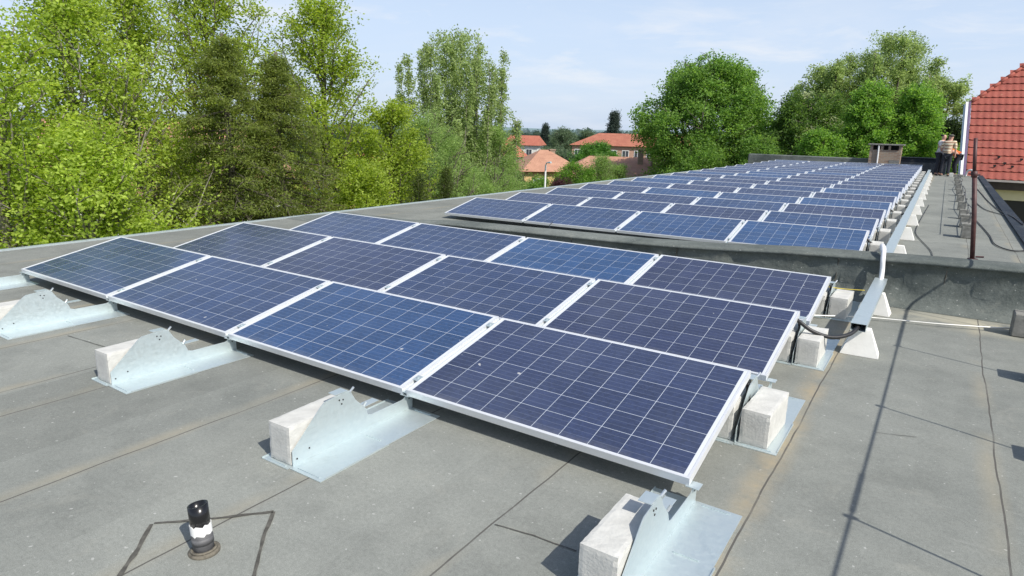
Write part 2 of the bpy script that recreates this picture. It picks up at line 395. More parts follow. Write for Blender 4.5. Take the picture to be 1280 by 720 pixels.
# ------------------------------------------------------------------ setting
g = MB(); g.add([(-3000,-3000,-7),(3000,-3000,-7),(3000,3000,-7),(-3000,3000,-7)], [(0,1,2,3)])
tag(g.build('ground', M['grass']), kind='structure')
RX0, RX1, RY0, RY1 = -1.95, 8.72, -9.0, 36.0
g = MB(); g.box(RX0, RX1, RY0, RY1, -.35, 0)
tag(g.build('roof_deck', M['felt']), kind='structure')
g = MB(); g.box(RX0+.12, RX1-.12, RY0+.12, RY1-.12, -7, -.352)
tag(g.build('building_wall', M['cream']), kind='structure')
# metal edge along the right side
g = MB(); g.box(RX1+.002, RX1+.12, 5.2, RY1, -.30, .03); g.box(RX1-.10, RX1+.12, 5.2, RY1, .0302, .045)
tag(g.build('roof_edge_flashing', M['felt_dark_or_shade']), 'dark metal flashing along the right edge of the flat roof', 'flashing')
g = MB(); g.box(RX0-.06, RX0-.002, RY0, RY1, -.3, .02)
tag(g.build('roof_edge_flashing', M['galv']), 'grey metal drip edge along the left side of the flat roof by the trees', 'flashing')

# patch seams around the vent pipe and cross laps (slightly raised bitumen welts)
def strip(pts, wd, z=.004, seed=1):
    rnd = random.Random(seed); b = MB(); P = []
    q = []
    for i in range(len(pts)-1):
        a, c = Vector(pts[i]), Vector(pts[i+1]); n = max(2, int((c-a).length/.04))
        for k in range(n): q.append(a.lerp(c, k/n))
    q.append(Vector(pts[-1]))
    for i, p in enumerate(q):
        t = (q[min(i+1, len(q)-1)]-q[max(i-1, 0)]).normalized(); nrm = Vector((-t.y, t.x))
        j = rnd.uniform(-.0018, .0018); ww = wd*rnd.uniform(.55, 1.15)
        P += [(p.x+nrm.x*(j-ww/2), p.y+nrm.y*(j-ww/2), z), (p.x+nrm.x*(j+ww/2), p.y+nrm.y*(j+ww/2), z)]
    b.add(P, [(2*i, 2*i+2, 2*i+3, 2*i+1) for i in range(len(q)-1)])
    return b
M['seam'] = simple('bitumen_bead', (.125,.118,.10), .8, 0, .3, 30, .3)
b = MB()
for i, (p, wd) in enumerate([([(5.18,-1.66),(5.06,-1.52),(4.95,-1.41)], .022), ([(4.95,-1.40),(5.08,-1.28),(5.27,-1.07)], .017),
                      ([(5.27,-1.07),(5.40,-1.22),(5.57,-1.38),(5.66,-1.46)], .016)]):
    s_ = strip(p, wd, .004, i+3); b.add(s_.v, s_.f)
tag(b.build('roof_patch_seam', M['seam']), 'rough square bitumen seam of the felt patch around the black vent pipe', 'roof seam')
for i, (p, wd, t) in enumerate([([(6.08,-.60),(6.25,-.57),(6.44,-.56)], .007, 'short cross seam in the felt left of the nearest ballast block'), ([(7.31,1.36),(7.5,1.43)], .004, 'faint short cross seam near the pipe shadow on the right'),
                      ([(2.1,-.5),(2.6,-.46),(2.9,-.47)], .006, 'short cross seam between the leftmost two mounting rails'), ([(6.97,9.8),(7.8,9.9)], .006, 'cross seam on the rear roof between the long tray and the blocks')]):
    tag(strip(p, wd, .004, i+11).build('roof_seam', M['seam']), t, 'roof seam')

# dividing kerb (height varies along it)
def kz(u):
    T = [(-1.95,.012),(-1.0,.03),(0,.12),(1.4,.235),(2.6,.262),(4.4,.302),(5.3,.345),(6.1,.405),(6.6,.427),(7.6,.467),(8.72,.495)]
    for (a, za), (c, zc_) in zip(T, T[1:]):
        if a <= u <= c: return za+(zc_-za)*(u-a)/(c-a)
    return T[-1][1]
rnd = random.Random(4); b = MB(); P = []; n = 150
nn = [Vector((i*.21, 0, 0)) for i in range(n+1)]
from mathutils import noise as mnoise
prof = 11
for i in range(n+1):
    u = RX0+(RX1-RX0)*i/n; z = kz(u)
    def jit(a, s=6, k=0): return a*mnoise.noise(Vector((u*s*.35, k*3.7, 1.3)))
    sec = [(4.70-.07, .003), (4.79, .012+z*.06), (4.83+jit(.05,14,1), z*.33), (4.83+jit(.06,14,2), z*.66), (4.825+jit(.022,11,3), z-.035),
           (4.80+jit(.01,5,4), z-.034), (4.81+jit(.008,5,4), z-.008), (4.88, z+.004+jit(.01,4,5)), (5.05, z+.008+jit(.012,4,6)), (5.28+jit(.02,4,7), z-.01), (5.95+z*.5, .003)]
    P += [(u, y, zz) for y, zz in sec]
F = [(i*prof+k, (i+1)*prof+k, (i+1)*prof+k+1, i*prof+k+1) for i in range(n) for k in range(prof-1)]
b.add(P, F)
# end faces
b.add([P[n*prof+k] for k in range(prof)], [tuple(range(prof))])
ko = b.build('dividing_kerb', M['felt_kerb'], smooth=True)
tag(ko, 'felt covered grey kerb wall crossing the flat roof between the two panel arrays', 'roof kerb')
for u in (7.56, 6.62, 4.9, 3.5):
    z = kz(u); b = MB(); b.tube([(u+.01,4.72,.006),(u,4.797,.04),(u-.005,4.826,z*.35),(u,4.828,z*.62),(u+.004,4.822,z-.05),(u+.004,4.80,z-.04)], [.006,.007,.005,.006,.008,.006], 6)
    b.build('lap_seam', M['seam'], ko, True)
# far parapet
pr = MB(); pr.box(RX0, 4.6, 35.5, 35.95, .0, .62, 0, .03); pp = pr.build('end_parapet', M['felt_kerb'])
tag(pp, 'low grey parapet across the far end of the flat roof beyond the last panel row', 'parapet')
pr = MB(); pr.box(4.603, 7.35, 35.48, 35.93, .0, .74, 0, .03); pr.box(4.603, 7.4, 35.42, 35.97, .7402, .77)  # shadow on this parapet section is put into its dark felt colour
tag(pr.build('end_parapet', M['felt_dark_or_shade']), 'parapet section in blue-black shadow colour right of the brick chimney, left of the workers', 'parapet')

# brick chimney on the far end
ch = empty('brick_chimney', (4.72, 35.12, .06)); tag(ch, 'wide old brick chimney with a flat concrete slab at the far roof end', 'chimney')
b = MB()
X0, X1 = -.68, .68; A = -.35; B = .35
b.box(X0, X1, A, B, -.2, 1.02)
for (a0, a1) in ((X0, -.55), (-.22, -.1), (.12, .22), (X1-.12, X1)): b.box(a0, a1, A, B, 1.021, 1.24)
b.build('brickwork', M['brick'], ch)
b = MB(); b.box(X0-.1, X1+.1, A-.1, B+.1, 1.242, 1.31, 0, .015); b.build('cap_slab', M['conc_grey'], ch)
b = MB(); b.box(-.549,-.221, .1, .3, 1.0212, 1.2398); b.box(-.099,.119,.1,.3,1.0212,1.2398); b.box(.221,.559,.1,.3,1.0212,1.2398); b.build('flue_opening', M['dark'], ch)
b = MB(); b.box(.22, X1-.02, A-.012, A-.002, .2, .55); b.build('render_patch', M['conc_grey'], ch)
b = MB(); b.tube([(4.46,34.72,0),(4.44,34.72,.6),(4.42,34.72,1.26)], .035, 10); b.tube([(4.42,34.72,1.255),(4.42,34.72,1.28)], [.05,.03], 10)
tag(b.build('vent_pipe', M['paint']), 'thin white upright pipe in front of the brick chimney', 'vent pipe')

# ------------------------------------------------------------------ solar panels
TILT = .2092; PW, PD, PH = 1.65, .99, .04; GAP = .03
def make_panel():
    root = empty('solar_panel')
    f = MB(); lw = .011
    f.box(0, PW, 0, lw, -PH, 0); f.box(0, PW, PD-lw, PD, -PH, 0)
    f.box(0, lw, lw+.0003, PD-lw-.0003, -PH, 0); f.box(PW-lw, PW, lw+.0003, PD-lw-.0003, -PH, 0)
    # inner return flange at the foot of the frame
    f.box(lw, PW-lw, lw+.0003, lw+.025, -PH+.0005, -PH+.0025); f.box(lw, PW-lw, PD-lw-.025, PD-lw-.0003, -PH+.0005, -PH+.0025)
    fo = f.build('frame', M['alu'], root)
    c = MB(); c.add([(lw-.001,lw-.001,-.0018),(PW-lw+.001,lw-.001,-.0018),(PW-lw+.001,PD-lw+.001,-.0018),(lw-.001,PD-lw+.001,-.0018)], [(0,1,2,3)])
    c.box(lw, PW-lw, lw, PD-lw, -.0075, -.003, 1)
    cg = c.build('cell_glass', [M['cells'], M['backsheet']], root)
    j = MB(); j.box(PW/2-.055, PW/2+.055, PD-.17, PD-.06, -.03, -.0078); jb = j.build('junction_box', M['black'], root)
    kids(root, fo, cg, jb)
    return root
proto = make_panel()
def make_clamp():
    b = MB(); b.box(-GAP+.001, -.001, .0, PD, -.026, -.020)
    b.box(-GAP-.006, .006, .10, .15, .0005, .004); b.box(-GAP-.006, .006, PD-.15, PD-.10, .0005, .004)
    b.tube([(-GAP/2,.125,.004),(-GAP/2,.125,.010)], .007, 6); b.tube([(-GAP/2,PD-.125,.004),(-GAP/2,PD-.125,.010)], .007, 6)
    return b
clamp_mesh = None
F2 = dict(px=6.7, py=6.6273, a=.0100, su=.0091, sv=.0028, z=.0242, u0=-.0281, dv=1.5944)
F1 = dict(dv=1.5132)
def f2pt(u, v, z=0):
    """a point of the rear array's own slightly turned grid"""
    dx, dy = u-F2['px'], v-F2['py']; a = F2['a']
    return Vector((F2['px']+dx*math.cos(a)-dy*math.sin(a), F2['py']+dx*math.sin(a)+dy*math.cos(a), z))
POSN = ['leftmost','second from the left','third from the left','rightmost']
rt_ = random.Random(11)
first = True
BLUE1 = {(0,0):.5,(0,1):.42,(0,2):.85,(0,3):.12,(1,0):.2,(1,1):.12,(1,2):.28,(1,3):.05,(2,0):.4,(2,1):.35,(2,2):1.0,(2,3):.0}
BLUE2 = {(0,0):.35,(0,1):.5,(0,2):.8,(0,3):1.0,(1,3):.6,(1,2):.1,(1,1):.3,(2,3):.1,(2,2):.5,(3,3):1.0,(4,3):.1,(5,3):1.0,(3,1):.9,(4,2):.2,(2,1):.2,(3,2):.6}
def place_panel(loc, rot, tone, label, group, j):
    global first, clamp_mesh
    o = proto if first else copy_tree(proto); first = False
    o.location = loc; o.rotation_euler = rot
    tag(o, label, 'solar panel', group)
    for c in KIDS[o.name]:
        if c.name.startswith('cell_glass'): c['tone'] = tone
    if j > 0:
        if clamp_mesh is None:
            co = make_clamp().build('joint_strip', M['galv'], o); clamp_mesh = co.data
        else:
            co = bpy.data.objects.new('joint_strip', clamp_mesh); col.objects.link(co); co.parent = o
    return o
proto_copies = []
for r in range(3):
    for j in range(4):
        tone = BLUE1[(r, j)]
        desc = 'bright blue' if tone > .8 else ('purplish dark' if tone < .15 else 'dark blue')
        rown = ['nearest row of the front array', 'middle row of the front array', 'last row before the kerb'][r]
        place_panel((j*(PW+GAP)+[0,-.018,-.018][r], r*F1['dv'], .14), (TILT+rt_.uniform(-.003,.003), 0, 0), tone,
                    f'{desc} solar panel, {POSN[j]} in the {rown}', 'solar panels of the front array', j)
for r in range(18):
    for j in range(4):
        tone = BLUE2.get((r, j), rt_.choice([.05,.1,.15,.3,.4,.5,.8,.2]))
        desc = 'bright blue' if tone > .7 else ('purplish dark' if tone < .16 else 'dark blue')
        p = f2pt(j*(PW+GAP)+F2['u0'], r*F2['dv']+F2['py'])
        z = .14+F2['z']+F2['su']*(j*(PW+GAP)-6.7)+F2['sv']*(r*F2['dv'])
        place_panel((p.x, p.y, z), (TILT+rt_.uniform(-.004,.004), -F2['su'], F2['a']), tone,
                    f'{desc} solar panel, {POSN[j]} in the {ORD[r]} row behind the kerb', 'solar panels of the rear array', j)

# ------------------------------------------------------------------ mounting rails and ballast blocks
def make_rail():
    root = empty('mounting_rail')
    prof = [(.02,.004),(.02,.082),(.20,.245),(.225,.262),(.30,.268),(.385,.270),(.40,.258),(.43,.205),(.475,.160),(.50,.132),(.515,.092),(.545,.082),
            (.78,.080),(.80,.084),(.815,.098),(.87,.098),(.87,.004)]
    b = MB(); b.prism_x(prof, -.0015, .0015)
    pl = b.build('upright_plate', M['galv'], root)
    b = MB()
    b.box(.0017, .215, 0, .45, .001, .0045); b.box(.0017, .207, .4502, .87, .001, .0045)
    b.box(.211, .215, .03, .45, .0046, .010)
    b.box(.035, .185, .02, .028, .0046, .009); b.box(.05, .15, .452, .459, .0047, .0105); b.box(.04, .16, .845, .853, .0046, .009)
    rf = b.build('base_flange', M['galv'], root)
    b = MB(); b.box(-.19, -.0017, -.012, .87, .001, .0045); b.box(-.19, -.186, -.012, .87, .0046, .010)
    b.box(-.17,-.03,0,.007,.0046,.009)
    lf = b.build('base_flange', M['galv'], root)
    parts = []
    for bx in ([(.0,.395,.262),(.012,.41,.285)], [(0,.485,.150),(.01,.495,.175)]):
        b = MB(); b.tube(bx, .006, 6); parts.append(b.build('bolt', M['bolt'], root))
    for bx in ((-.03,.03,.80,.86,.0985,.1015), (-.05,-.0017,.40,.60,.14,.143), (-.055,-.0017,.30,.38,.2705,.2735)):
        b = MB(); b.box(*bx); parts.append(b.build('bracket_tab', M['galv'], root))
    kids(root, *parts)
    kids(root, pl, rf, lf)
    return root
HOLE = {}
rail0 = make_rail(); used = {'rail': False, 'block': False, 'post': False}
def rail(x, y, rz, label, group):
    o = rail0 if not used['rail'] else copy_tree(rail0); used['rail'] = True
    o.location = (x, y, 0); o.rotation_euler = (0,0,rz); tag(o, label, 'mounting rail', group)
    if group == 'front mounting rails':
        for (hy, hz_) in ((.335,.215),(.345,.235),(.32,.24),(.12,.06),(.045,.035),(.84,.07)):
            if 'h' not in HOLE:
                b = MB(); b.tube([(-.0035,0,0),(.0040,0,0)], .0045, 6); h = b.build('bolt_hole', M['dark'], o); HOLE['h'] = h.data
            else: h = bpy.data.objects.new('bolt_hole', HOLE['h']); col.objects.link(h); h.parent = o
            h.location = (0, hy, hz_)
    return o
BL = []
from mathutils import noise as mnoise
for k in range(3):
    rnd = random.Random(50+k)
    b = MB(); nx, ny, nz = 8, 20, 10; V = {}; 
    def vid(i, j, k_):
        if (i, j, k_) not in V:
            x, y, z = -.075+.15*i/nx, .40*j/ny, .196*k_/nz
            e = sum((i in (0, nx), j in (0, ny), k_ in (0, nz)))
            p = Vector((x, y, z)); c = Vector((0,.2,.098))
            ch = max(0, mnoise.noise(p*26+Vector((k*9,0,0)))-.12)
            d = Vector(((-1 if i == nx else 1 if i == 0 else 0), (-1 if j == ny else 1 if j == 0 else 0), (-1 if k_ == nz else 1 if k_ == 0 else 0)))
            p += d*(.0012*mnoise.noise(p*60)+ (.0022+ch*.004 if e >= 2 else 0))
            V[(i, j, k_)] = len(b.v); b.v.append(tuple(p))
        return V[(i, j, k_)]
    for A_, B_, f in ((nx, ny, lambda u_, v_: ((u_, v_, 0), (u_, v_, nz))), (nx, nz, lambda u_, v_: ((u_, 0, v_), (u_, ny, v_))), (ny, nz, lambda u_, v_: ((0, u_, v_), (nx, u_, v_)))):
        for u_ in range(A_):
            for v_ in range(B_):
                for w_ in (0, 1):
                    q_ = [vid(*f(*t)[w_]) for t in ((u_, v_), (u_+1, v_), (u_+1, v_+1), (u_, v_+1))]
                    b.f.append(tuple(q_)); b.mi.append(0)
    me_o = b.build('ballast_block', M['conc'])
    import bmesh as _bm
    bm = _bm.new(); bm.from_mesh(me_o.data); _bm.ops.recalc_face_normals(bm, faces=bm.faces); bm.to_mesh(me_o.data); bm.free()
    BL.append(me_o)
usedb = [False]*3
def block(x, y, rz, label, group, k=0, z=.005):
    if not usedb[k]: o = BL[k]; usedb[k] = True
    else: o = BL[k].copy(); col.objects.link(o)
    o.location = (x, y, z); o.rotation_euler = (0,0,rz); tag(o, label, 'concrete block', group); return o
SEAMS = [(-.02,'leftmost of the five front rails'),(1.665,'second front rail from the left'),
         (3.33,'middle one of the five front rails'),(5.03,'second front rail from the right')]
for i, (u, t) in enumerate(SEAMS):
    rail(u, -.80, R(rt_.uniform(-.8,.8)), 'galvanised rail with pointed plate, '+t, 'front mounting rails')
    block(u-.085, -.785, R(rt_.uniform(-1.5,1.5)), 'pale ballast block beside the pointed plate of the '+['leftmost front rail','second front rail from the left','middle front rail','second front rail from the right'][i], 'front ballast blocks', i % 3)
rail(6.705, -.80, 0, 'galvanised rail with pointed plate cut by the bottom edge of the photo', 'front mounting rails')
block(6.622, -.762, 0, 'pale concrete ballast block nearest the camera, cut by the bottom edge', 'front ballast blocks', 1)
NAMES1 = ['behind the nearest row', 'behind the middle row', 'just before the kerb']
for r in range(1, 4):
    y = -.80 + r*F1['dv'] + .02
    x = 6.695
    rail(x, y, 0, 'galvanised mounting rail at the right end of the front array, '+NAMES1[r-1], 'right end rails of the front array')
    block(x+.088, y+.03, R(rt_.uniform(-2,2)), 'pale ballast block standing clear of the panel corner, '+NAMES1[r-1], 'right end ballast blocks of the front array', r % 3)
    block(x-.10, y+.03, R(rt_.uniform(-2,2)), 'shaded ballast block tucked under the panel corner, '+NAMES1[r-1], 'inner ballast blocks of the front array', (r+1) % 3)
    for uu in (-.02,):
        rail(uu, y, 0, 'galvanised mounting rail at the left end of the front array, '+NAMES1[r-1], 'left end rails of the front array')
for r in range(18):
    y = -.80 + r*F2['dv'] + F2['py']
    p = f2pt(6.68, y)
    rail(p.x, p.y, F2['a'], f'galvanised mounting rail at the right end of the {ORD[r]} panel row behind the kerb', 'right end rails of the rear array')
    p = f2pt(6.68+.09, y+.03)
    block(p.x, p.y, F2['a']+R(rt_.uniform(-2,2)), f'pale ballast block at the right end of the {ORD[r]} panel row behind the kerb', 'right end ballast blocks of the rear array', r % 3)
    p = f2pt(6.68-.10, y+.03)
    block(p.x, p.y, F2['a'], f'inner ballast block under the right corner of the {ORD[r]} panel row behind the kerb', 'inner ballast blocks of the rear array', (r+2) % 3)

# ------------------------------------------------------------------ cable trays on white feet
def tray(name, x0, y0, x1, y1, z, label):
    root = empty(name, (x0, y0, z), -math.atan2(x1-x0, y1-y0)); L = math.hypot(x1-x0, y1-y0)
    tag(root, label, 'cable tray')
    b = MB(); b.box(-.05, .05, 0, L, 0, .0015); b.box(-.0515, -.0502, 0, L, 0, .05); b.box(.0502, .0515, 0, L, 0, .05)
    b.build('channel', M['galv'], root)
    b = MB(); b.box(-.053, .053, 0.02, L-.02, .0502, .053); b.box(-.0545, -.0532, .02, L-.02, .038, .0525); b.box(.0532, .0545, .02, L-.02, .038, .0525)
    b.build('lid', M['galv'], root)
    return root
tray('cable_tray', 7.045, 2.72, 7.035, 4.74, .205, 'short galvanised cable tray on white feet beside the front array')
t2a = f2pt(6.965, 5.9); t2b = f2pt(6.985, 34.0)
tray('cable_tray', t2a.x, t2a.y, t2b.x, t2b.y, .212, 'long galvanised cable tray running down the right side of the rear array')
pb = MB(); pb.frustum(.01, 0, .002, .198, .13, .09, .055, .045)
post0 = pb.build('tray_foot', M['white_conc'])
def foot(x, y, rz, label, group):
    o = post0 if not used['post'] else post0.copy()
    if used['post']: col.objects.link(o)
    used['post'] = True
    o.location = (x, y, 0); o.rotation_euler = (0,0,rz); tag(o, label, 'tray foot', group)
foot(7.06, 2.86, .05, 'white tapered concrete foot under the near end of the short cable tray', 'feet of the short cable tray')
foot(7.04, 4.28, -.04, 'white tapered concrete foot under the short cable tray close to the kerb', 'feet of the short cable tray')
ys = [7.65]+[9.9+2.23*k for k in range(11)]
for i, y in enumerate(ys):
    p = f2pt(7.03, y); foot(p.x, p.y, F2['a'], f'{ORD[i]} white tapered foot behind the kerb under the long cable tray', 'feet of the long cable tray')

def cable(name, pts, r, mat, label, cat='cable', n=8, sub=6, group=None):
    # Catmull-Rom smoothing
    P = [Vector(p) for p in pts]; Q = []
    for i in range(len(P)-1):
        a = P[max(i-1,0)]; b_ = P[i]; c = P[i+1]; d = P[min(i+2,len(P)-1)]
        for k in range(sub):
            t = k/sub
            Q.append(.5*((2*b_)+(-a+c)*t+(2*a-5*b_+4*c-d)*t*t+(-a+3*b_-3*c+d)*t**3))
    Q.append(P[-1]); m = MB(); m.tube(Q, r, n); o = m.build(name, mat, smooth=True)
    tag(o, label, cat, group); return o
# white conduit over the kerb with ribbed ends
o = cable('cable_conduit', [(7.035,4.60,.235),(7.035,4.71,.25),(7.03,4.755,.33),(7.02,4.775,.43),(7.01,4.86,.50),(6.985,5.05,.515),(6.965,5.35,.49),(6.97,5.7,.36),(6.972,5.98,.25)], .023, M['conduit'],
      'white plastic conduit bending over the kerb between the two cable trays', 'conduit', 12)
b = MB(); b.tube([(7.008,4.88,.5),(6.995,4.98,.512),(6.982,5.08,.517)], .029, 12); b.build('coupling', M['conduit'], o)
cable('power_cable', [(6.60,2.44,.31),(6.68,2.42,.285),(6.78,2.43,.225),(6.90,2.50,.185),(7.00,2.62,.195),(7.04,2.74,.225),(7.04,2.9,.228)], .015, M['black'], 'black cable looping from the middle row panel corner into the short tray')
cable('power_cable', [(6.67,1.02,.25),(6.69,.98,.18),(6.70,.93,.1),(6.695,.9,.03)], .012, M['black'], 'black cable hanging beside the ballast block behind the nearest row')
cable('power_cable', [(6.67,2.52,.25),(6.69,2.47,.18),(6.685,2.42,.1),(6.69,2.4,.03)], .010, M['black'], 'black cable hanging beside the ballast block behind the middle row')
cable('power_cable', [(6.67,4.04,.25),(6.69,4.0,.18),(6.685,3.95,.1),(6.69,3.93,.03)], .010, M['black'], 'black cable hanging beside the ballast block behind the back row')
for i, r in enumerate((0, 3, 4, 6, 8, 11)):
    y = F2['py']+r*F2['dv']+.95
    q_ = [f2pt(6.60, y, .30), f2pt(6.70, y+.02, .20), f2pt(6.82, y+.05, .15), f2pt(6.92, y+.1, .20), f2pt(6.96, y+.16, .235)]
    cable('power_cable', q_, .014, M['black'], f'black cable from the {ORD[r]} rear row across to the long cable tray', group='cables into the long tray')
cable('yellow_wire', [(6.66,4.02,.24),(6.78,4.1,.225),(6.95,4.14,.23)], .0035, M['yellow'], 'short yellow wire behind the last block of the front array', 'wire')
cable('roof_conductor', [(6.40,3.60,.03),(6.63,3.70,.03),(7.02,3.94,.028),(7.6,4.12,.03),(8.18,4.33,.045),(8.35,4.40,.05)], .0065, M['wire'], 'pale bare conductor wire lying across the roof in front of the kerb', 'wire')
cable('roof_cable_or_shadow', [(8.02,14.5,.02),(8.09,13.57,.015),(8.2,11.52,.015),(8.23,10.27,.015),(8.4,9.69,.015),(8.56,9.67,.03),(8.73,9.6,.055),(8.9,9.5,-.1)], .009, M['black'], 'black cable curling over the right roof edge behind the red-brown pole')
cable('roof_cable_or_shadow', [(8.25,27,.015),(8.37,24.85,.015),(8.47,19.94,.015),(8.60,16.6,.02),(8.72,15.2,.055),(8.80,13.39,.06)], .010, M['black'], 'black cable running down the far right side of the roof')
cable('roof_cable_or_shadow', [(8.10,20.5,.015),(8.2,18.54,.015),(8.33,16.76,.015),(8.60,15.7,.02),(8.72,15.0,.055),(8.83,14.7,-.05)], .009, M['black'], 'black cable joining the bundle at the right roof edge')
cable('roof_cable_or_shadow', [(7.43,8.2,.012),(7.38,8.9,.012),(7.15,10.5,.012),(7.10,11.64,.012),(7.12,13.9,.012),(7.16,17,.012)], .0055, M['black'], 'thin black tube drawn as a shadow line beside the long cable tray')  # black tube stands in for a shadow line on the rear roof
cable('power_cable', [f2pt(2.15,6.75,.14), f2pt(2.25,6.45,.11), (2.42,6.2,.04), (2.45,5.9,.06)], .006, M['black'], 'short black wire end hanging off the first rear row onto the kerb')

# ------------------------------------------------------------------ vent pipe, front
vp = empty('vent_pipe', (5.275, -1.385, 0)); vp.rotation_euler = (R(-2), R(-5), R(20)); vp.scale = (.92,.92,.86); tag(vp, 'short black plastic vent pipe with a white paint band standing on the roof', 'vent pipe')
def ring(b, r0, r1, z0, z1, n=28, mi=0, jit=0, tilt=0):
    rnd = random.Random(3); P = []
    for k in range(n):
        a = 2*math.pi*k/n; e = rnd.uniform(-jit, jit); t = tilt*math.cos(a)
        for (r, z) in ((r0, z0+(e if z0 > .03 else 0)), (r0, z1+e+t), (r1, z1+e+t), (r1, z0+(e if z0 > .03 else 0))): P.append((r*math.cos(a), r*math.sin(a), z))
    b.add(P, [(4*k+j, 4*((k+1) % n)+j, 4*((k+1) % n)+(j+1) % 4, 4*k+(j+1) % 4) for k in range(n) for j in range(4)], mi)
b = MB(); ring(b, .0395, .034, .128, .225, tilt=.004); b.build('top_pipe', M['pvc'], vp, True)
b = MB(); ring(b, .0418, .0396, .092, .136, jit=.006); b.build('paint_band', M['paint'], vp)
b = MB(); ring(b, .0405, .034, -.01, .128); ring(b, .0425, .0407, .045, .075); b.build('pipe_base', M['grey_pipe'], vp, True)
b = MB(); ring(b, .062, .0408, -.01, .010, jit=.0); ring(b, .052, .0408, .0101, .018); b.build('sealant_collar', M['putty'], vp, True)

# ------------------------------------------------------------------ red-brown pole standing on the kerb
pl = empty('antenna_pole', (7.77, 5.46, kz(7.77)-.06)); tag(pl, 'thin red-brown steel pole standing just behind the kerb', 'pole')
b = MB(); b.tube([(0,0,0),(-.055,0,.45),(-.12,0,.88)], .0215, 12); b.build('lower_tube', M['rust'], pl, True)
b = MB(); b.tube([(-.12,0,.86),(-.165,0,1.22)], .0165, 12); b.build('upper_tube', M['rust'], pl, True)
b = MB(); b.tube([(-.115,0,.84),(-.126,0,.90)], .028, 12); b.tube([(-.17,0,.87),(-.07,0,.87)], .007, 8); b.build('clamp_collar', M['rust'], pl, True)
b = MB(); b.tube([(0,0,-.002),(0,0,.03)], [.05,.045], 12); b.tube([(.02,0,.05),(.09,0,.055)], .009, 8); b.build('base_socket', M['rust'], pl)

# ------------------------------------------------------------------ conductor line on stepped blocks at the right
def rod_block(x, y, label, h, w=.17, d=.17, group='conductor supports', stacked=False):
    root = empty('conductor_support', (x, y, 0)); tag(root, label, 'support', group)
    b = MB(); b.box(-w/2, w/2, -d/2, d/2, .002, .20, 0, .008)
    if stacked: b.box(-w/2-.02, w/2+.02, -d/2+.01, d/2+.03, .2002, .245, 0, .006)
    b.build('block', M['conc_grey'], root)
    b = MB(); b.tube([(0,0,.19),(0,.004,h*.6),(0,0,h)], .0065, 6); b.box(-.02,.02,-.012,.012,h-.012,h+.012); b.build('rod', M['grey_pipe'], root)
    return root
for i, y in enumerate((-1.15, .05, 1.50, 2.95, 4.27)):
    o = rod_block(8.25, y, ['leftover']*0 and '' or ['weathered concrete block with an upright rod, off the right edge beside the nearest rails','weathered concrete block with an upright rod, beside the nearest panel row',
       'weathered block with an upright rod, its shadow level with the middle row','weathered block with an upright rod, its shadow level with the back row',
       'weathered grey concrete block at the right edge in front of the kerb'][i], 1.0, .34 if i == 4 else .26, .19)
b = MB(); b.tube([(8.25,-2.6,1.012),(8.25,0,1.0),(8.25,1.5,.995),(8.25,2.95,.998)], .0065, 8); b.tube([(8.25,2.951,.998),(8.25,4.27,1.0),(8.25,5.6,1.01),(8.26,7.2,.98)], .0115, 8); b.tube([(8.25,.10,1.0),(8.25,.50,1.0)], .010, 8)
tag(b.build('conductor_pipe', M['grey_pipe']), 'thin horizontal conductor pipe carried on upright rods right of the frame', 'pipe')
ybl = [10.9, 12.55, 14.2, 16.35, 18.9, 21.4, 24.2, 27.0, 30.0]
for i, y in enumerate(ybl):
    rod_block(7.86-.004*(y-10), y, f'{ORD[i]} concrete block with a thin rod behind the kerb, right of the long cable tray', .42, .17, .26 if i < 2 else .18, 'rod supports on the rear roof', stacked=(i < 2))
cable('conductor_wire', [(7.86,10.9,.40)]+[(7.86-.004*(y-10), y, .40) for y in ybl[1:]], .006, M['grey_pipe'], 'thin dark wire strung along the row of small blocks on the rear roof', 'wire', sub=2)
cable('conductor_wire', [(7.95,10.9,.22)]+[(7.95-.004*(y-10)+.05*math.sin(y), y, .215) for y in ybl[1:]], .008, M['black'], 'slack black cable lying across the small blocks on the rear roof', 'cable', sub=6)

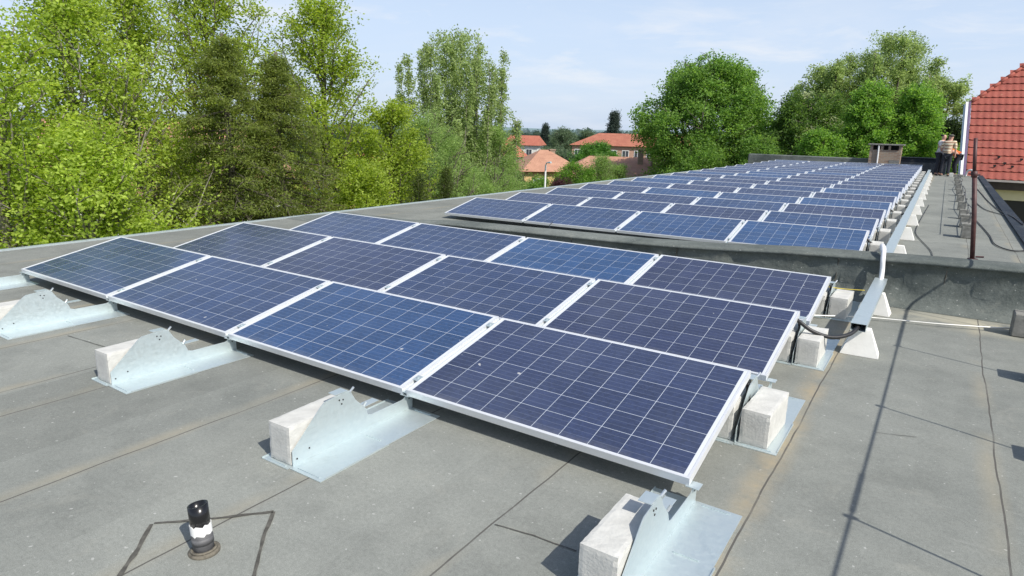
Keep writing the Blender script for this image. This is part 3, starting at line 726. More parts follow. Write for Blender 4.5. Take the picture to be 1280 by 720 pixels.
# ------------------------------------------------------------------ people at the far end
def skin_mesh(name, nodes, edges, mat, parent, root=0, sub=2):
    me = bpy.data.meshes.new(name); me.from_pydata([n[:3] for n in nodes], edges, [])
    o = bpy.data.objects.new(name, me); col.objects.link(o)
    if parent: o.parent = parent
    mod = o.modifiers.new('Skin', 'SKIN')
    sv = me.skin_vertices[0].data if me.skin_vertices else None
    if sv:
        for i, nd in enumerate(nodes):
            r = nd[3]; sv[i].radius = (r, r) if not isinstance(r, tuple) else r; sv[i].use_root = (i == root)
    mod.use_smooth_shade = True
    s = o.modifiers.new('Sub', 'SUBSURF'); s.levels = sub; s.render_levels = sub
    me.materials.append(mat); return o
def person(x, y, rz, label, shirt, trousers, hair, pose):
    root = empty('person', (x, y, 0), rz); root.scale = (1.06,1.06,1.06); tag(root, label, 'person', 'workers at the far end of the roof')
    J = pose; b = []
    nodes = [(*J['pelvis'],.13),(*J['belly'],.125),(*J['chest'],.15),(*J['neck'],.055),(*J['head0'],.085),(*J['head1'],.098),(*J['head2'],.07)]
    ed = [(0,1),(1,2),(2,3),(3,4),(4,5),(5,6)]
    for s in 'LR':
        n0 = len(nodes)
        nodes += [(*J['sh'+s],.062),(*J['el'+s],.043),(*J['wr'+s],.030),(*J['ha'+s],.034),(*J['fi'+s],.018)]
        ed += [(2,n0),(n0,n0+1),(n0+1,n0+2),(n0+2,n0+3),(n0+3,n0+4)]
        h = Vector(J['ha'+s]); nodes += [(h.x+.03,h.y-.02,h.z,.011)]; ed += [(n0+3,n0+5)]
        n0 = len(nodes)
        nodes += [(*J['hi'+s],.085),(*J['kn'+s],.058),(*J['an'+s],.042),(*J['to'+s],.036)]
        ed += [(0,n0),(n0,n0+1),(n0+1,n0+2),(n0+2,n0+3)]
    skin_mesh('body', nodes, ed, M['skin'], root)
    nodes = [(*J['belly'],.15),(*J['chest'],.178),(*(Vector(J['chest'])*.35+Vector(J['neck'])*.65),.075),(*(Vector(J['belly'])*.4+Vector(J['pelvis'])*.6),.155)]
    ed = [(0,1),(1,2),(0,3)]
    for s in 'LR':
        n0 = len(nodes); nodes += [(*J['sh'+s],.082),(*J['el'+s],.062)]; ed += [(1,n0),(n0,n0+1)]
    skin_mesh('shirt', nodes, ed, shirt, root)
    nodes = [(*J['pelvis'],.152)]; ed = []
    for s in 'LR':
        n0 = len(nodes); nodes += [(*J['hi'+s],.108),(*J['kn'+s],.080),(*J['an'+s],.066)]; ed += [(0,n0),(n0,n0+1),(n0+1,n0+2)]
    skin_mesh('trousers', nodes, ed, trousers, root)
    for s in 'LR':
        a = Vector(J['an'+s]); t = Vector(J['to'+s])
        skin_mesh('shoe', [(a.x,a.y,.05,.052),(t.x,t.y,.04,.045)], [(0,1)], M['black'], root, sub=1)
    h = Vector(J['head1']); h2 = Vector(J['head2']); bk = Vector(J.get('back', (0,.03,0)))
    skin_mesh('hair', [(*(h+bk*2.0+Vector((0,0,-.02))),.125),(*(h*.3+h2*.7+bk*1.0+Vector((0,0,.045))),.128)], [(0,1)], hair, root)
    return root
def stand(lean=(0,0), armL=None, armR=None, back=(0,.035,0)):
    lx, ly = lean
    J = dict(pelvis=(0,0,.98), belly=(lx*.3,ly*.3,1.13), chest=(lx*.7,ly*.7,1.36), neck=(lx,ly,1.54), head0=(lx*1.1,ly*1.1-.01,1.60), head1=(lx*1.2,ly*1.2-.015,1.69), head2=(lx*1.2,ly*1.2,1.765),
      hiL=(-.1,0,.90), hiR=(.1,0,.90), knL=(-.12,-.02,.50), knR=(.12,-.03,.50), anL=(-.13,.02,.09), anR=(.13,.01,.09), toL=(-.15,-.15,.04), toR=(.16,-.15,.04),
      shL=(lx-.19,ly,1.45), shR=(lx+.19,ly,1.45), back=back)
    aL = armL or ((-.26,.02,1.17), (-.27,-.06,.93), (-.27,-.08,.85), (-.27,-.10,.78))
    aR = armR or ((.26,.02,1.17), (.27,-.06,.93), (.27,-.08,.85), (.27,-.10,.78))
    for s, a in (('L', aL), ('R', aR)):
        J['el'+s], J['wr'+s], J['ha'+s], J['fi'+s] = a
    return J
navy = simple('dark_trousers', (.028,.03,.042), .9, 0, .2, 20, 0)
p1 = person(7.02, 34.45, R(60), 'dark haired person in a pale patterned shirt and dark trousers raising a camera', simple('pale_shirt', (.75,.72,.72), .9, 0, .25, 14, 0), navy, simple('dark_hair', (.02,.015,.012), .7, 0, .1, 20, 0),
       stand((0,-.02), ((-.25,-.10,1.25),(-.14,-.30,1.44),(-.10,-.36,1.50),(-.07,-.38,1.56)), ((.25,-.10,1.25),(.14,-.30,1.44),(.08,-.36,1.50),(.05,-.38,1.56))))
b = MB(); b.box(-.08,.08,-.47,-.37,1.47,1.60,0,.01); b.tube([(0,-.47,1.53),(0,-.56,1.53)], .04, 12)
c_ = b.build('camera_body', M['black']); c_.location = (7.02,34.45,0); c_.rotation_euler = (0,0,R(60)); c_.name = 'handheld_camera'
tag(c_, 'black camera held up by the dark haired person', 'camera')
person(7.30, 34.10, R(175), 'grey haired person in a cream striped shirt and black trousers seen from behind', stripe_mat('striped_shirt', (.68,.58,.42), (.34,.20,.13), 7.5), navy, simple('grey_hair', (.13,.12,.11), .8, 0, .2, 20, 0),
       stand((-.02,-.03), None, ((.28,-.05,1.2),(.25,-.22,1.02),(.22,-.28,.98),(.2,-.31,.95))))
J = stand(); 
J.update(pelvis=(0,.05,.90), belly=(0,-.10,1.02), chest=(0,-.36,1.10), neck=(0,-.53,1.17), head0=(0,-.58,1.21), head1=(0,-.66,1.26), head2=(0,-.70,1.33), hiL=(-.1,.05,.84), hiR=(.1,.05,.84),
  shL=(-.19,-.42,1.10), shR=(.19,-.42,1.10), elL=(-.25,-.48,.85), elR=(.25,-.48,.85), wrL=(-.22,-.55,.65), wrR=(.22,-.55,.65), haL=(-.21,-.57,.58), haR=(.21,-.57,.58), fiL=(-.20,-.58,.50), fiR=(.20,-.58,.50), knL=(-.12,-.06,.47), knR=(.12,-.06,.47), back=(0,.03,.02))
person(7.70, 34.9, R(-80), 'person in an orange top bending forward beside the white gutter pipe', simple('orange_top', (.72,.17,.04), .9, 0, .08, 10, 0), navy, simple('pale_cap', (.55,.62,.62), .8, 0, .1, 20, 0), J)
b = MB(); b.box(7.55,8.05,34.25,34.62,.002,.10,0,.01)
tag(b.build('concrete_slab', M['conc_grey']), 'flat pale concrete slab lying at the feet of the workers', 'slab')
b = MB(); b.box(7.50,7.66,33.55,33.8,.002,.18,0,.01)
tag(b.build('concrete_block', M['conc']), 'single pale block standing on the roof just in front of the workers', 'concrete block')

# ------------------------------------------------------------------ neighbouring tiled house on the right
hs = empty('tiled_house', (0,0,0)); tag(hs, 'house with a large red tiled roof rising beyond the right edge of the flat roof', 'house')
EY, EZ = 37.25, -.17; TN = 1.0
rows = 20; pitch = .52; cw = .30; XL, XR = 8.22, 17.0
nc = int((XR-XL)/cw*6); P = []; F = []
for r in range(rows):
    s0 = r*pitch; s1 = (r+1)*pitch+.03
    for (s_, lift) in ((s0, .075), (s0+.002, .0), (s1, .0))[0:3]:
        pass
    for e, (s_, lift) in enumerate(((s0, -.0), (s0, .075), (s1, .018))):
        for k in range(nc+1):
            x = XL+(XR-XL)*k/nc; ph = (x-XL)/cw
            wv = .007*math.sin(2*math.pi*ph) if e else 0
            cut = .045*abs(math.sin(math.pi*ph)) if e < 2 else 0
            ss = (s_-cut)*.7071; l = (lift+wv)
            P.append((x - .055*s_, EY+ss-l*.7071, EZ+ss+l*.7071))
    b0 = r*3*(nc+1)
    for e in range(2):
        for k in range(nc):
            # half hip: cut tiles left of the sloping hip line
            x = XL+(XR-XL)*k/nc; s_ = s0
            lim = XL if s_ < 5.3 else XL+(s_-5.3)*.80
            if x - .0 < lim: continue
            a = b0+e*(nc+1)+k; F.append((a, a+1, a+nc+2, a+nc+1))
b = MB(); b.add(P, F); b.build('roof', M['tile_red'], hs)
# hip capping and verge board
b = MB()
for k in range(14):
    s_ = 5.3+k*.37; x = XL-.055*s_+(s_-5.3)*.80; y = EY+s_*.7071; z = EZ+s_*.7071
    s2 = s_+.40; x2 = XL-.055*s2+(s2-5.3)*.80
    b.tube([(x,y-.03,z+.07),(x2,EY+s2*.7071-.03,EZ+s2*.7071+.05)], [.10,.085], 8)
b.build('hip_tiles', M['tile_red'], hs, True)
def slant(x, s_, lift=0): return (x-.055*s_, EY+s_*.7071-lift*.7071, EZ+s_*.7071+lift*.7071)
b = MB()
def board(b, xa, xb, s0, s1, l0, l1, mi=0):
    P = [slant(xa,s0,l0),slant(xb,s0,l0),slant(xb,s0,l1),slant(xa,s0,l1),slant(xa,s1,l0),slant(xb,s1,l0),slant(xb,s1,l1),slant(xa,s1,l1)]
    b.add(P, [(0,1,2,3),(4,7,6,5),(0,4,5,1),(1,5,6,2),(2,6,7,3),(3,7,4,0)], mi)
board(b, XL-.25, XL-.12, -.25, 5.3, -.12, .10); b.build('verge_board', M['paint'], hs)
b = MB(); board(b, XL-.117, XL-.02, -.2, 5.3, -.05, .12); b.build('verge_flashing', simple('mauve_flashing', (.16,.11,.2), .6, 0, .1, 10, 0), hs)
b = MB(); board(b, XL-.33, XL-.253, -.25, 5.2, -.16, .02); b.build('downpipe', M['galv'], hs)
b = MB(); b.box(XL+.5, XR, EY-.16, EY-.05, EZ-.10, EZ-.01); b.build('gutter', simple('grey_gutter', (.5,.45,.43), .5, .2, .1, 5, 0), hs)
b = MB(); b.box(XL+.3, XR, EY-.03, EY+.6, EZ-.48, EZ-.12); b.build('soffit', M['wood'], hs)
b = MB(); b.box(XL+.3, XR, EY+.35, EY+.55, EZ-.98, EZ-.482); b.box(XL+.3, XR, EY+.62, EY+9, -7, EZ-.9, 0); b.build('wall', M['cream'], hs)
b = MB(); b.box(XL+.4, XR-.1, EY+.46, EY+.61, -6.99, EZ-.984); b.build('shaded_opening', M['dark'], hs)
b = MB()
b.add([slant(XL-.25,0,-.2),(XL-.25,EY+11,EZ),slant(XL-.25,5.3,-.2)], [(0,1,2)]); b.build('gable_wall', M['cream'], hs)
for i, (x, s_) in enumerate(((9.35,.75),(9.75,.95),(10.05,.75),(9.5,1.35),(10.4,1.25))):
    b = MB(); q0 = Vector(slant(x, s_, .05)); b.tube([q0, q0+Vector((0,-.07,.10))], .028, 6); b.box(q0.x-.06,q0.x+.06,q0.y-.09,q0.y-.06,q0.z+.03,q0.z+.12); b.build('snow_guard', M['dark'], hs)
cable('swan_neck_pipe', [(8.15,35.0,.0),(8.2,35.0,.24),(8.34,34.9,.30),(8.5,34.6,.16),(8.6,34.3,-.0)], .045, M['paint'], 'white bent pipe at the far right corner of the flat roof', 'pipe', 10)

# ------------------------------------------------------------------ town houses
def house(name, label, cx, cy, rz, L, Dp, ze, zr, wall, roofm, hip=2.0, wins=True, zg=-7.0, chim=()):
    root = empty(name, (cx, cy, 0), rz); tag(root, label, 'house' if 'house' in label else 'building')
    b = MB(); b.box(-L/2, L/2, -Dp/2, Dp/2, zg+.002, ze); b.build('wall', wall, root)
    o = .45; b = MB()
    P = [(-L/2-o,-Dp/2-o,ze-.12),(L/2+o,-Dp/2-o,ze-.12),(L/2+o,Dp/2+o,ze-.12),(-L/2-o,Dp/2+o,ze-.12),(-L/2+hip,0,zr),(L/2-hip,0,zr)]
    b.add(P, [(0,1,5,4),(2,3,4,5),(1,2,5),(3,0,4),(0,3,2,1)]); rf = b.build('roof', roofm, root)
    for (x, y, h) in chim:
        c = MB(); c.box(x-.25,x+.25,y-.25,y+.25,ze,h); c.box(x-.31,x+.31,y-.31,y+.31,h+.001,h+.12); c.build('chimney', M['brick'], rf)
    if wins:
        n = max(2, int(L/(1.75 if L > 15 else 2.1))); H = ze-.75
        for s in range(2):
            for k in range(n):
                x = -L/2+(k+.5)*L/n; z1 = H-s*2.9
                if z1-1.2 < zg: continue
                f = MB(); f.box(x-.55,x+.55,-Dp/2-.05,-Dp/2-.003,z1-1.4,z1); fo = f.build('window', M['paint'], root)
                g_ = MB(); g_.box(x-.47,x-.03,-Dp/2-.06,-Dp/2-.0503,z1-1.32,z1-.08); g_.box(x+.03,x+.47,-Dp/2-.06,-Dp/2-.0503,z1-1.32,z1-.08); g_.build('pane', M['glass'], fo)
    return root
rzv = math.radians(24)
house('school_building', 'long two storey building with an orange-red hipped roof and a row of white windows', -34.6, 100.0, rzv, 22.5, 9, -.45, 1.35, M['pinkwall'], M['tile_orange'], 4)
house('town_house', 'low house with a broad weathered pinkish tiled roof beside the big dense tree', -19.5, 57.5, R(28), 11.0, 9.5, -2.35, -.75, M['ochre'], M['tile_pink'], 2.5, chim=((1.8,-1.6,-.10),(3.0,-2.0,-.45)))
house('town_house', 'house with a steep salmon roof and pointed hip between the conifers', -25.2, 52.5, R(50), 5.6, 5.6, -2.0, -.25, M['ochre'], M['tile_pink'], 2.4, chim=((.8,0,-.3),))
house('town_house', 'small distant house with a bright orange roof above the poplar', -53.2, 87.6, R(70), 4.2, 5, -2.6, -.6, M['whitewall'], M['tile_bright'], .3)
house('town_house', 'distant white gabled house with a red roof next to the dark conifers', -57.5, 100, R(20), 6, 6, -1.0, .55, M['whitewall'], M['tile_bright'], .3)
house('town_house', 'house with a salmon roof glimpsed through the maple leaves', -23.5, 14.5, R(70), 10, 8, -1.4, 1.5, M['whitewall'], M['tile_pink'], .5)
house('town_house', 'white walled house with a red roof seen between the spruce and the small tree', -29.5, 34.5, R(55), 9, 8, -2.4, -.5, M['whitewall'], M['tile_bright'], .5)
house('town_house', 'house with a pale orange roof behind the leftmost trees', -31, 4, R(80), 11, 8, -1.2, 1.3, M['whitewall'], M['tile_orange'], .5)
house('town_house', 'small house with an orange roof half hidden under the big dense tree', -23.2, 73.5, R(28), 6, 7, -3.2, -1.9, M['ochre'], M['tile_orange'], 1.0)
house('town_house', 'low orange roofed house behind the far parapet and the bright green trees', 5.5, 62, R(5), 14, 7, -.1, 1.2, M['ochre'], M['tile_orange'], 1.0, wins=False)
lp = empty('street_lamp', (-11.85, 30.2, 0)); tag(lp, 'slim white street lamp post beside the plum coloured bush', 'street lamp')
b = MB(); b.tube([(0,0,-7),(0,0,-.35)], [.09,.05], 8); b.build('post', M['paint'], lp)
b = MB(); b.tube([(0,0,-.36),(.1,-.05,-.22),(.45,-.2,-.18)], [.035,.03,.06], 8); b.build('lamp_head', M['galv'], lp)

# ------------------------------------------------------------------ trees
def kites(rng, C, S, nrm_up, L, W, droop=0.0):
    """leaf quads around the points C"""
    n = len(C)
    d = rng.normal(size=(n,3)); d[:,2] = d[:,2]*.6 - droop; d /= np.linalg.norm(d, axis=1)[:,None]
    nr = rng.normal(size=(n,3)); nr[:,2] += nrm_up
    sd = np.cross(d, nr); sd /= (np.linalg.norm(sd, axis=1)[:,None]+1e-9)
    nn = np.cross(sd, d)
    l = (L*rng.uniform(.6,1.3,n))[:,None]; w_ = (W*rng.uniform(.7,1.2,n))[:,None]
    a = C; b_ = C+d*l*.45+sd*w_*.5+nn*w_*.12; c = C+d*l; e = C+d*l*.45-sd*w_*.5+nn*w_*.12
    V = np.stack([a,b_,c,e],1).reshape(-1,3)
    return V
def mesh_quads(name, V, colr, mat, parent):
    n = len(V)//4; me = bpy.data.meshes.new(name)
    me.vertices.add(4*n); me.vertices.foreach_set('co', V.astype(np.float32).ravel())
    me.loops.add(4*n); me.loops.foreach_set('vertex_index', np.arange(4*n, dtype=np.int32))
    me.polygons.add(n); me.polygons.foreach_set('loop_start', np.arange(0,4*n,4,dtype=np.int32))
    try: me.polygons.foreach_set('loop_total', np.full(n,4,dtype=np.int32))
    except Exception: pass
    at = me.color_attributes.new('tint', 'FLOAT_COLOR', 'POINT')
    cc = np.ones((4*n,4), dtype=np.float32); cc[:,:3] = np.repeat(colr, 4, axis=0); at.data.foreach_set('color', cc.ravel())
    me.materials.append(mat); me.update(); me.validate()
    o = bpy.data.objects.new(name, me); col.objects.link(o)
    if parent: o.parent = parent
    return o
PROFILE = {
 'maple': lambda t: .5+.55*math.sin(math.pi*min(1,t*1.25+.1)) if t < .55 else max(.06, 1.05*(1-t)**.45+.03),
 'oak': lambda t: math.sqrt(max(0, 1-(2*t-1)**2))*1.0+.12*math.sin(t*14),
 'cone': lambda t: 1.05*(1-t)**.95+.02,
 'column': lambda t: min(1, 3.5*(1-t))*min(1,.55+t*2),
 'airy': lambda t: (.6+.5*math.sin(math.pi*t))*(1-t*.45),
 'dome': lambda t: math.sqrt(max(0,1-t*t))*.95+.08,
}
def tree(name, label, cat, x, y, zt, zc, width, prof, seed, n_leaf, leaf, cols, n_limb=30, up=(35,60), cr=.35, sub=4, ratio=.62, zg=-7.0, trunk_r=.16, bark='bark',
         bend=.25, droop=0.0, nup=.5, fill=.0, flat=.75, group=None, axis=0.0, trunks=1, patch=None, tip=.92, lobes=0, lobe_r=.34, lobe_n=46, lead_w=.25):
    rng = np.random.default_rng(seed); rnd = random.Random(seed)
    root = empty(name, (x, y, zg)); tag(root, label, cat, group)
    H = zt-zg; C0 = zc-zg; W = width/2; wood = MB(); cl = []
    leaders = []
    for q in range(trunks):
        ang = q*2.39996+seed; off = 0 if trunks == 1 else W*.86*math.sqrt((q+.15)/trunks)
        top = H*tip if trunks == 1 else H*.985-(H-C0)*.62*(off/W)**1.6*rnd.uniform(.3,1.15); pts = []
        for k in range(9):
            t = k/8; o_ = off*min(1, t*1.6)
            pts.append(Vector((math.cos(ang)*o_+.06*W*mnoise.noise(Vector((t*3,seed,q))), math.sin(ang)*o_+.06*W*mnoise.noise(Vector((t*3,seed+9,q))), top*t)))
        wood.tube(pts, [trunk_r*(1.15-.95*k/8)*(1 if trunks == 1 else .75) for k in range(9)], 8)
        leaders.append((pts, top))
    P = PROFILE[prof]
    for i in range(n_limb):
        pts, top = leaders[i % trunks]
        f = (i+rnd.random())/n_limb
        h = C0*.92+(min(top, H*.97)-C0*.92)*f
        tt = max(0,min(1,(h-C0)/(H-C0+1e-6)))
        if trunks > 1: h = C0*.92+(top*.985-C0*.92)*f; tt = max(0,min(1,(h-C0)/(top-C0+1e-6)))
        k = min(7, int(h/top*8)) if h < top else 7; a = pts[k].lerp(pts[k+1], max(0,min(1,h/top*8-k)))
        az = i*2.39996+rnd.uniform(-.5,.5)+axis; el = R(rnd.uniform(*up))
        d = Vector((math.cos(az)*math.cos(el), math.sin(az)*math.cos(el), math.sin(el)))
        lob = 1+.45*mnoise.noise(Vector((math.cos(az)*1.3, math.sin(az)*1.3, tt*3.2+seed)))
        def env(t_): return P(t_)*W*lob if trunks == 1 else W*(.045+lead_w*(1-t_)**1.3)*lob
        Ln = .25
        for q in range(60):
            L2 = Ln+W*.05; hh = h+L2*math.sin(el)+(L2*bend*.5)
            t2 = (hh-C0)/((H if trunks == 1 else top)-C0+1e-6)
            if t2 > .97 or L2*math.cos(el) > env(max(0,min(1,t2))): break
            Ln = L2
        Ln = max(Ln, cr*.6)
        lp_ = [a]; 
        for s in range(1,6):
            dd = d+Vector((rnd.uniform(-.15,.15), rnd.uniform(-.15,.15), bend*s/5+rnd.uniform(-.06,.06)-droop*.3*s/5)); lp_.append(lp_[-1]+dd.normalized()*Ln/5)
        r0 = trunk_r*.32*(1-.6*tt); wood.tube(lp_, [r0*(1-.8*s/5)+.004 for s in range(6)], 5)
        for s in range(2,6):
            cl.append((lp_[s], cr*(1 if s < 5 else .8)))
        for q in range(sub):
            s = rnd.uniform(1.3,5); b0 = lp_[int(s)].lerp(lp_[min(5,int(s)+1)], s-int(s))
            dd = (d*.6+Vector((rnd.gauss(0,.6), rnd.gauss(0,.6), rnd.gauss(.1,.45)-droop*.4))).normalized(); l2 = Ln*rnd.uniform(.18,.38)
            m_ = b0+dd*l2*.5+Vector((0,0,.03)); e_ = b0+dd*l2
            wood.tube([b0, m_, e_], [r0*.35+.003, r0*.25+.002, .003], 4, caps=False)
            cl.append((m_, cr*.8)); cl.append((e_, cr))
    if fill > 0:
        nf = int(len(cl)*fill)
        for q in range(nf):
            t = rnd.random()**.9; a = rnd.uniform(0,6.283); rr = P(t)*W*math.sqrt(rnd.random())*(.9+.35*mnoise.noise(Vector((math.cos(a)*1.3, math.sin(a)*1.3, t*3.2+seed))))
            cl.append((Vector((math.cos(a)*rr, math.sin(a)*rr, C0+(H-C0)*t*.96)), cr))
    if lobes:
        # rounded boughs: leaf sprays sit on the outside of overlapping bough volumes
        cl = cl[::5]
        for q in range(lobes):
            t = (q+.5)/lobes*.9; a = q*2.39996+seed; rl = W*lobe_r*rnd.uniform(.75,1.2)*(1.1-.45*t)
            rr = max(0, P(t)*W-rl*.8)*rnd.uniform(.75,1.05); cz = C0+(H-C0)*t
            cz = min(cz, H-rl*.9); c0 = Vector((math.cos(a)*rr, math.sin(a)*rr, cz))
            for k in range(lobe_n):
                d = Vector((rnd.gauss(0,1), rnd.gauss(0,1), rnd.gauss(.25,.8))).normalized()
                cl.append((c0+d*rl*rnd.uniform(.62,1.02), cr))
    C = np.array([c[0][:] for c in cl]); rad = np.array([c[1] for c in cl])
    wts = rng.uniform(.3,1.3,len(cl)); wts /= wts.sum()
    idx = rng.choice(len(cl), n_leaf, p=wts)
    # leaves sit on small sprays round each twig
    nspr = 7; spr = rng.normal(size=(len(cl), nspr, 3))*.62
    si = rng.integers(0, nspr, n_leaf)
    off = (spr[idx, si]+rng.normal(size=(n_leaf,3))*.34)*rad[idx][:,None]; off[:,2] *= flat
    pts = C[idx]+off
    keep = pts[:,2] < H+cr; pts = pts[keep]; idx = idx[keep]; si = si[keep]
    V = kites(rng, pts, None, nup, leaf, leaf*ratio, droop)
    ca, cb_ = np.array(cols[0]), np.array(cols[1])
    mixv = np.clip(rng.uniform(0,1,len(cl))[idx]*.65+rng.normal(size=len(idx))*.22+.15, 0, 1)[:,None]
    cc = ca*(1-mixv)+cb_*mixv
    cc *= (rng.uniform(.75,1.15,(len(cl),nspr))[idx, si])[:,None]
    if patch:
        pc, pw, pz0, pz1, seedp = patch
        sel = np.array([mnoise.noise(Vector((c[0].x*.9, c[0].y*.9, c[0].z*.55+seedp))) > pw and pz0 < c[0].z/H < pz1 for c in cl])[idx]
        cc[sel] = cc[sel]*.35+np.array(pc)*.65
    mesh_quads('crown', V, np.clip(cc,.004,1), M['leaf'], root)
    wood.build('trunk', M[bark], root, True)
    return root
YG = ((.20,.29,.035),(.48,.60,.11)); YG2 = ((.17,.25,.03),(.40,.50,.08)); MG = ((.06,.12,.022),(.15,.24,.05)); OL = ((.05,.08,.018),(.13,.17,.04))
SP = ((.11,.152,.034),(.26,.315,.075)); GR = ((.18,.28,.08),(.33,.45,.15)); DK = ((.03,.055,.02),(.07,.11,.035)); BR = ((.09,.20,.025),(.20,.34,.06))
OK_ = ((.10,.20,.04),(.24,.39,.085)); LM = ((.12,.25,.04),(.27,.44,.09)); ASH = ((.18,.25,.085),(.36,.46,.17))
# left side, nearest
tree('maple_tree','loose yellow-green maple at the left edge of the photo','tree',-7.6,2.5,3.6,-3.5,4.6,'maple',1,27000,.082,YG,40,(35,65),.27,7,bark='bark_pale')
tree('maple_tree','tall yellow-green maple second from the left with bare pale branches','tree',-8.2,4.3,4.6,-3.0,4.4,'maple',2,25000,.082,YG,40,(42,68),.27,7,bark='bark_pale')
tree('maple_tree','yellow-green maple close behind the left corner of the front array','tree',-6.2,3.4,1.6,-4.5,4.4,'maple',3,26000,.082,YG,34,(25,55),.27,7,bark='bark_pale')
tree('maple_tree','tall maple standing behind the two spruces','tree',-11.0,9.2,6.2,-3.0,6.4,'maple',4,30000,.09,YG2,44,(40,68),.30,7)
tree('maple_tree','yellow-green maple between the leftmost trees and the left spruce','tree',-9.6,6.3,5.0,-3.5,4.0,'maple',5,24000,.088,YG2,40,(40,68),.29,7,bark='bark_pale')
tree('maple_tree','airy maple right of the spruces with gaps of sky in its crown','tree',-9.6,12.2,5.6,-2.8,5.2,'maple',6,27000,.095,YG2,40,(35,65),.30,7)
tree('spruce_tree','left one of two olive green spruces behind the front array','tree',-6.8,6.9,3.7,-5.8,6.6,'cone',7,100000,.075,SP,150,(-14,10),.20,8,.34,bend=-.12,droop=.5,nup=1.2,flat=.35,trunk_r=.17,fill=.12,patch=((.30,.19,.10),.50,.6,.9,3.0),tip=.985)
tree('spruce_tree','right one of two olive green spruces with brownish patches','tree',-6.5,8.1,3.4,-5.8,6.6,'cone',8,100000,.075,SP,150,(-14,10),.20,8,.34,bend=-.12,droop=.5,nup=1.2,flat=.35,trunk_r=.17,fill=.12,patch=((.32,.20,.11),.36,.55,.92,7.0),tip=.985)
tree('young_tree','small bright yellow-green tree right of the airy maple','tree',-7.8,13.3,2.5,-4,4.2,'maple',9,28000,.085,YG2,36,(35,60),.26,6)
tree('young_tree','low yellow-green tree below the airy maple at the roof edge','tree',-5.9,10.4,.8,-4.5,3.4,'maple',10,26000,.075,YG2,34,(20,55),.26,6)
tree('thuja_shrub','left one of two narrow dark green thujas beyond the roof edge','shrub',-4.9,11.4,.65,-6.8,1.05,'column',11,22000,.06,OL,80,(50,75),.13,3,.4,trunk_r=.06,fill=.8)
tree('thuja_shrub','right one of two narrow dark green thujas beyond the roof edge','shrub',-5.3,13.1,.70,-6.8,1.1,'column',12,22000,.06,OL,80,(50,75),.13,3,.4,trunk_r=.06,fill=.8)
tree('poplar_tree','tall airy poplar with many slender upright leaders against the sky','tree',-13.4,23.8,6.35,-3.6,8.0,'airy',13,105000,.105,((.20,.27,.10),(.38,.47,.19)),330,(45,75),.17,4,.75,trunks=26,bark='bark_pale',trunk_r=.07,bend=.5,flat=1.4,lead_w=.40,fill=.28)
tree('willow_bush','broad grey-green bush in front of the airy poplar','bush',-9.6,17.4,2.5,-5.5,4.8,'dome',14,56000,.085,GR,46,(30,70),.27,5,.4,lobes=26,lobe_r=.30)
tree('willow_bush','grey-green bush sloping down to the right of the airy poplar','bush',-11.8,24.2,2.1,-5.5,4.6,'dome',15,50000,.10,GR,46,(30,70),.30,5,.4,lobes=26,lobe_r=.30)
tree('willow_bush','lower grey-green bush at the roof edge left of the rear array','bush',-8.6,20.4,.15,-5.5,3.8,'dome',16,40000,.085,GR,40,(30,70),.26,5,.4,lobes=22,lobe_r=.30)
for i, (x, y, zt, w_, cset, lab) in enumerate([(-12.5,-1.5,1.2,7,YG2,'leafy mid green tree low behind the leftmost maple'),(-13.5,3.8,1.4,7,MG,'shaded green tree low behind the second maple'),
        (-14.5,10.5,1.2,7,MG,'shaded green tree low behind the spruces'),(-15.5,18.5,.7,7,YG2,'leafy tree low behind the small bright tree'),
        (-5.0,.6,-.1,3.6,YG,'low bright bush at the left end of the roof edge'),(-4.7,4.6,-.25,3.0,YG2,'low bright bush at the roof edge left of the spruces'),(-19,30,-.2,8,GR,'hazy green tree low behind the airy poplar')]):
    tree('garden_tree' if i not in (4,5) else 'garden_bush', lab, 'tree' if i not in (4,5) else 'bush', x, y, zt, -5.5, w_, 'dome', 30+i, 26000, .10, cset, 30, (20,60), .34, 5, .6, lobes=20)
# right hand group beyond the rear roof
tree('chestnut_tree','big dense dark green tree left of the sky gap behind the rear array','tree',-9.6,52.5,7.9,-5.5,11.4,'oak',20,150000,.19,OK_,60,(5,65),.52,5,.7,trunk_r=.4,lobes=64,lobe_r=.25,lobe_n=42)
tree('chestnut_tree','dark green tree with pale blossom right of the big dense tree','tree',-1.6,50.5,4.9,-5.0,6.6,'oak',21,80000,.165,((.06,.12,.024),(.15,.25,.055)),40,(5,60),.45,5,.7,trunk_r=.3,lobes=30,patch=((.52,.54,.34),.40,.35,1.0,2.0))
tree('ash_tree','tall loose olive green tree behind the blossoming tree','tree',-2.6,62,7.9,-3.0,8.4,'airy',22,70000,.18,ASH,110,(40,72),.45,6,.6,trunk_r=.22,trunks=9,lead_w=.5,fill=.35)
tree('ash_tree','tallest airy tree at the right with feathery crown','tree',2.0,64,10.6,-2.5,12.6,'airy',23,110000,.175,ASH,190,(35,70),.45,6,.6,trunk_r=.24,trunks=14,lead_w=.50,fill=.3)
tree('lime_tree','bright green dense tree above the brick chimney','tree',2.7,46.5,5.6,-5,4.2,'maple',24,80000,.135,LM,60,(35,65),.32,5,.7,lobes=60,lobe_r=.21,lobe_n=30)
tree('lime_tree','bright green dense tree left of the workers','tree',5.3,47.5,5.6,-5,4.4,'maple',25,80000,.135,LM,60,(35,65),.32,5,.7,lobes=60,lobe_r=.21,lobe_n=30)
tree('lime_tree','low green tree filling the gap behind the chimney','tree',.3,45.5,2.4,-5,4.6,'dome',26,52000,.14,LM,40,(20,60),.36,5,.7,lobes=26)
tree('dark_tree','small dark tree just left of the tiled house','tree',7.1,58,3.6,-4,3.4,'oak',27,34000,.16,DK,40,(20,60),.38,5,.7,lobes=18)
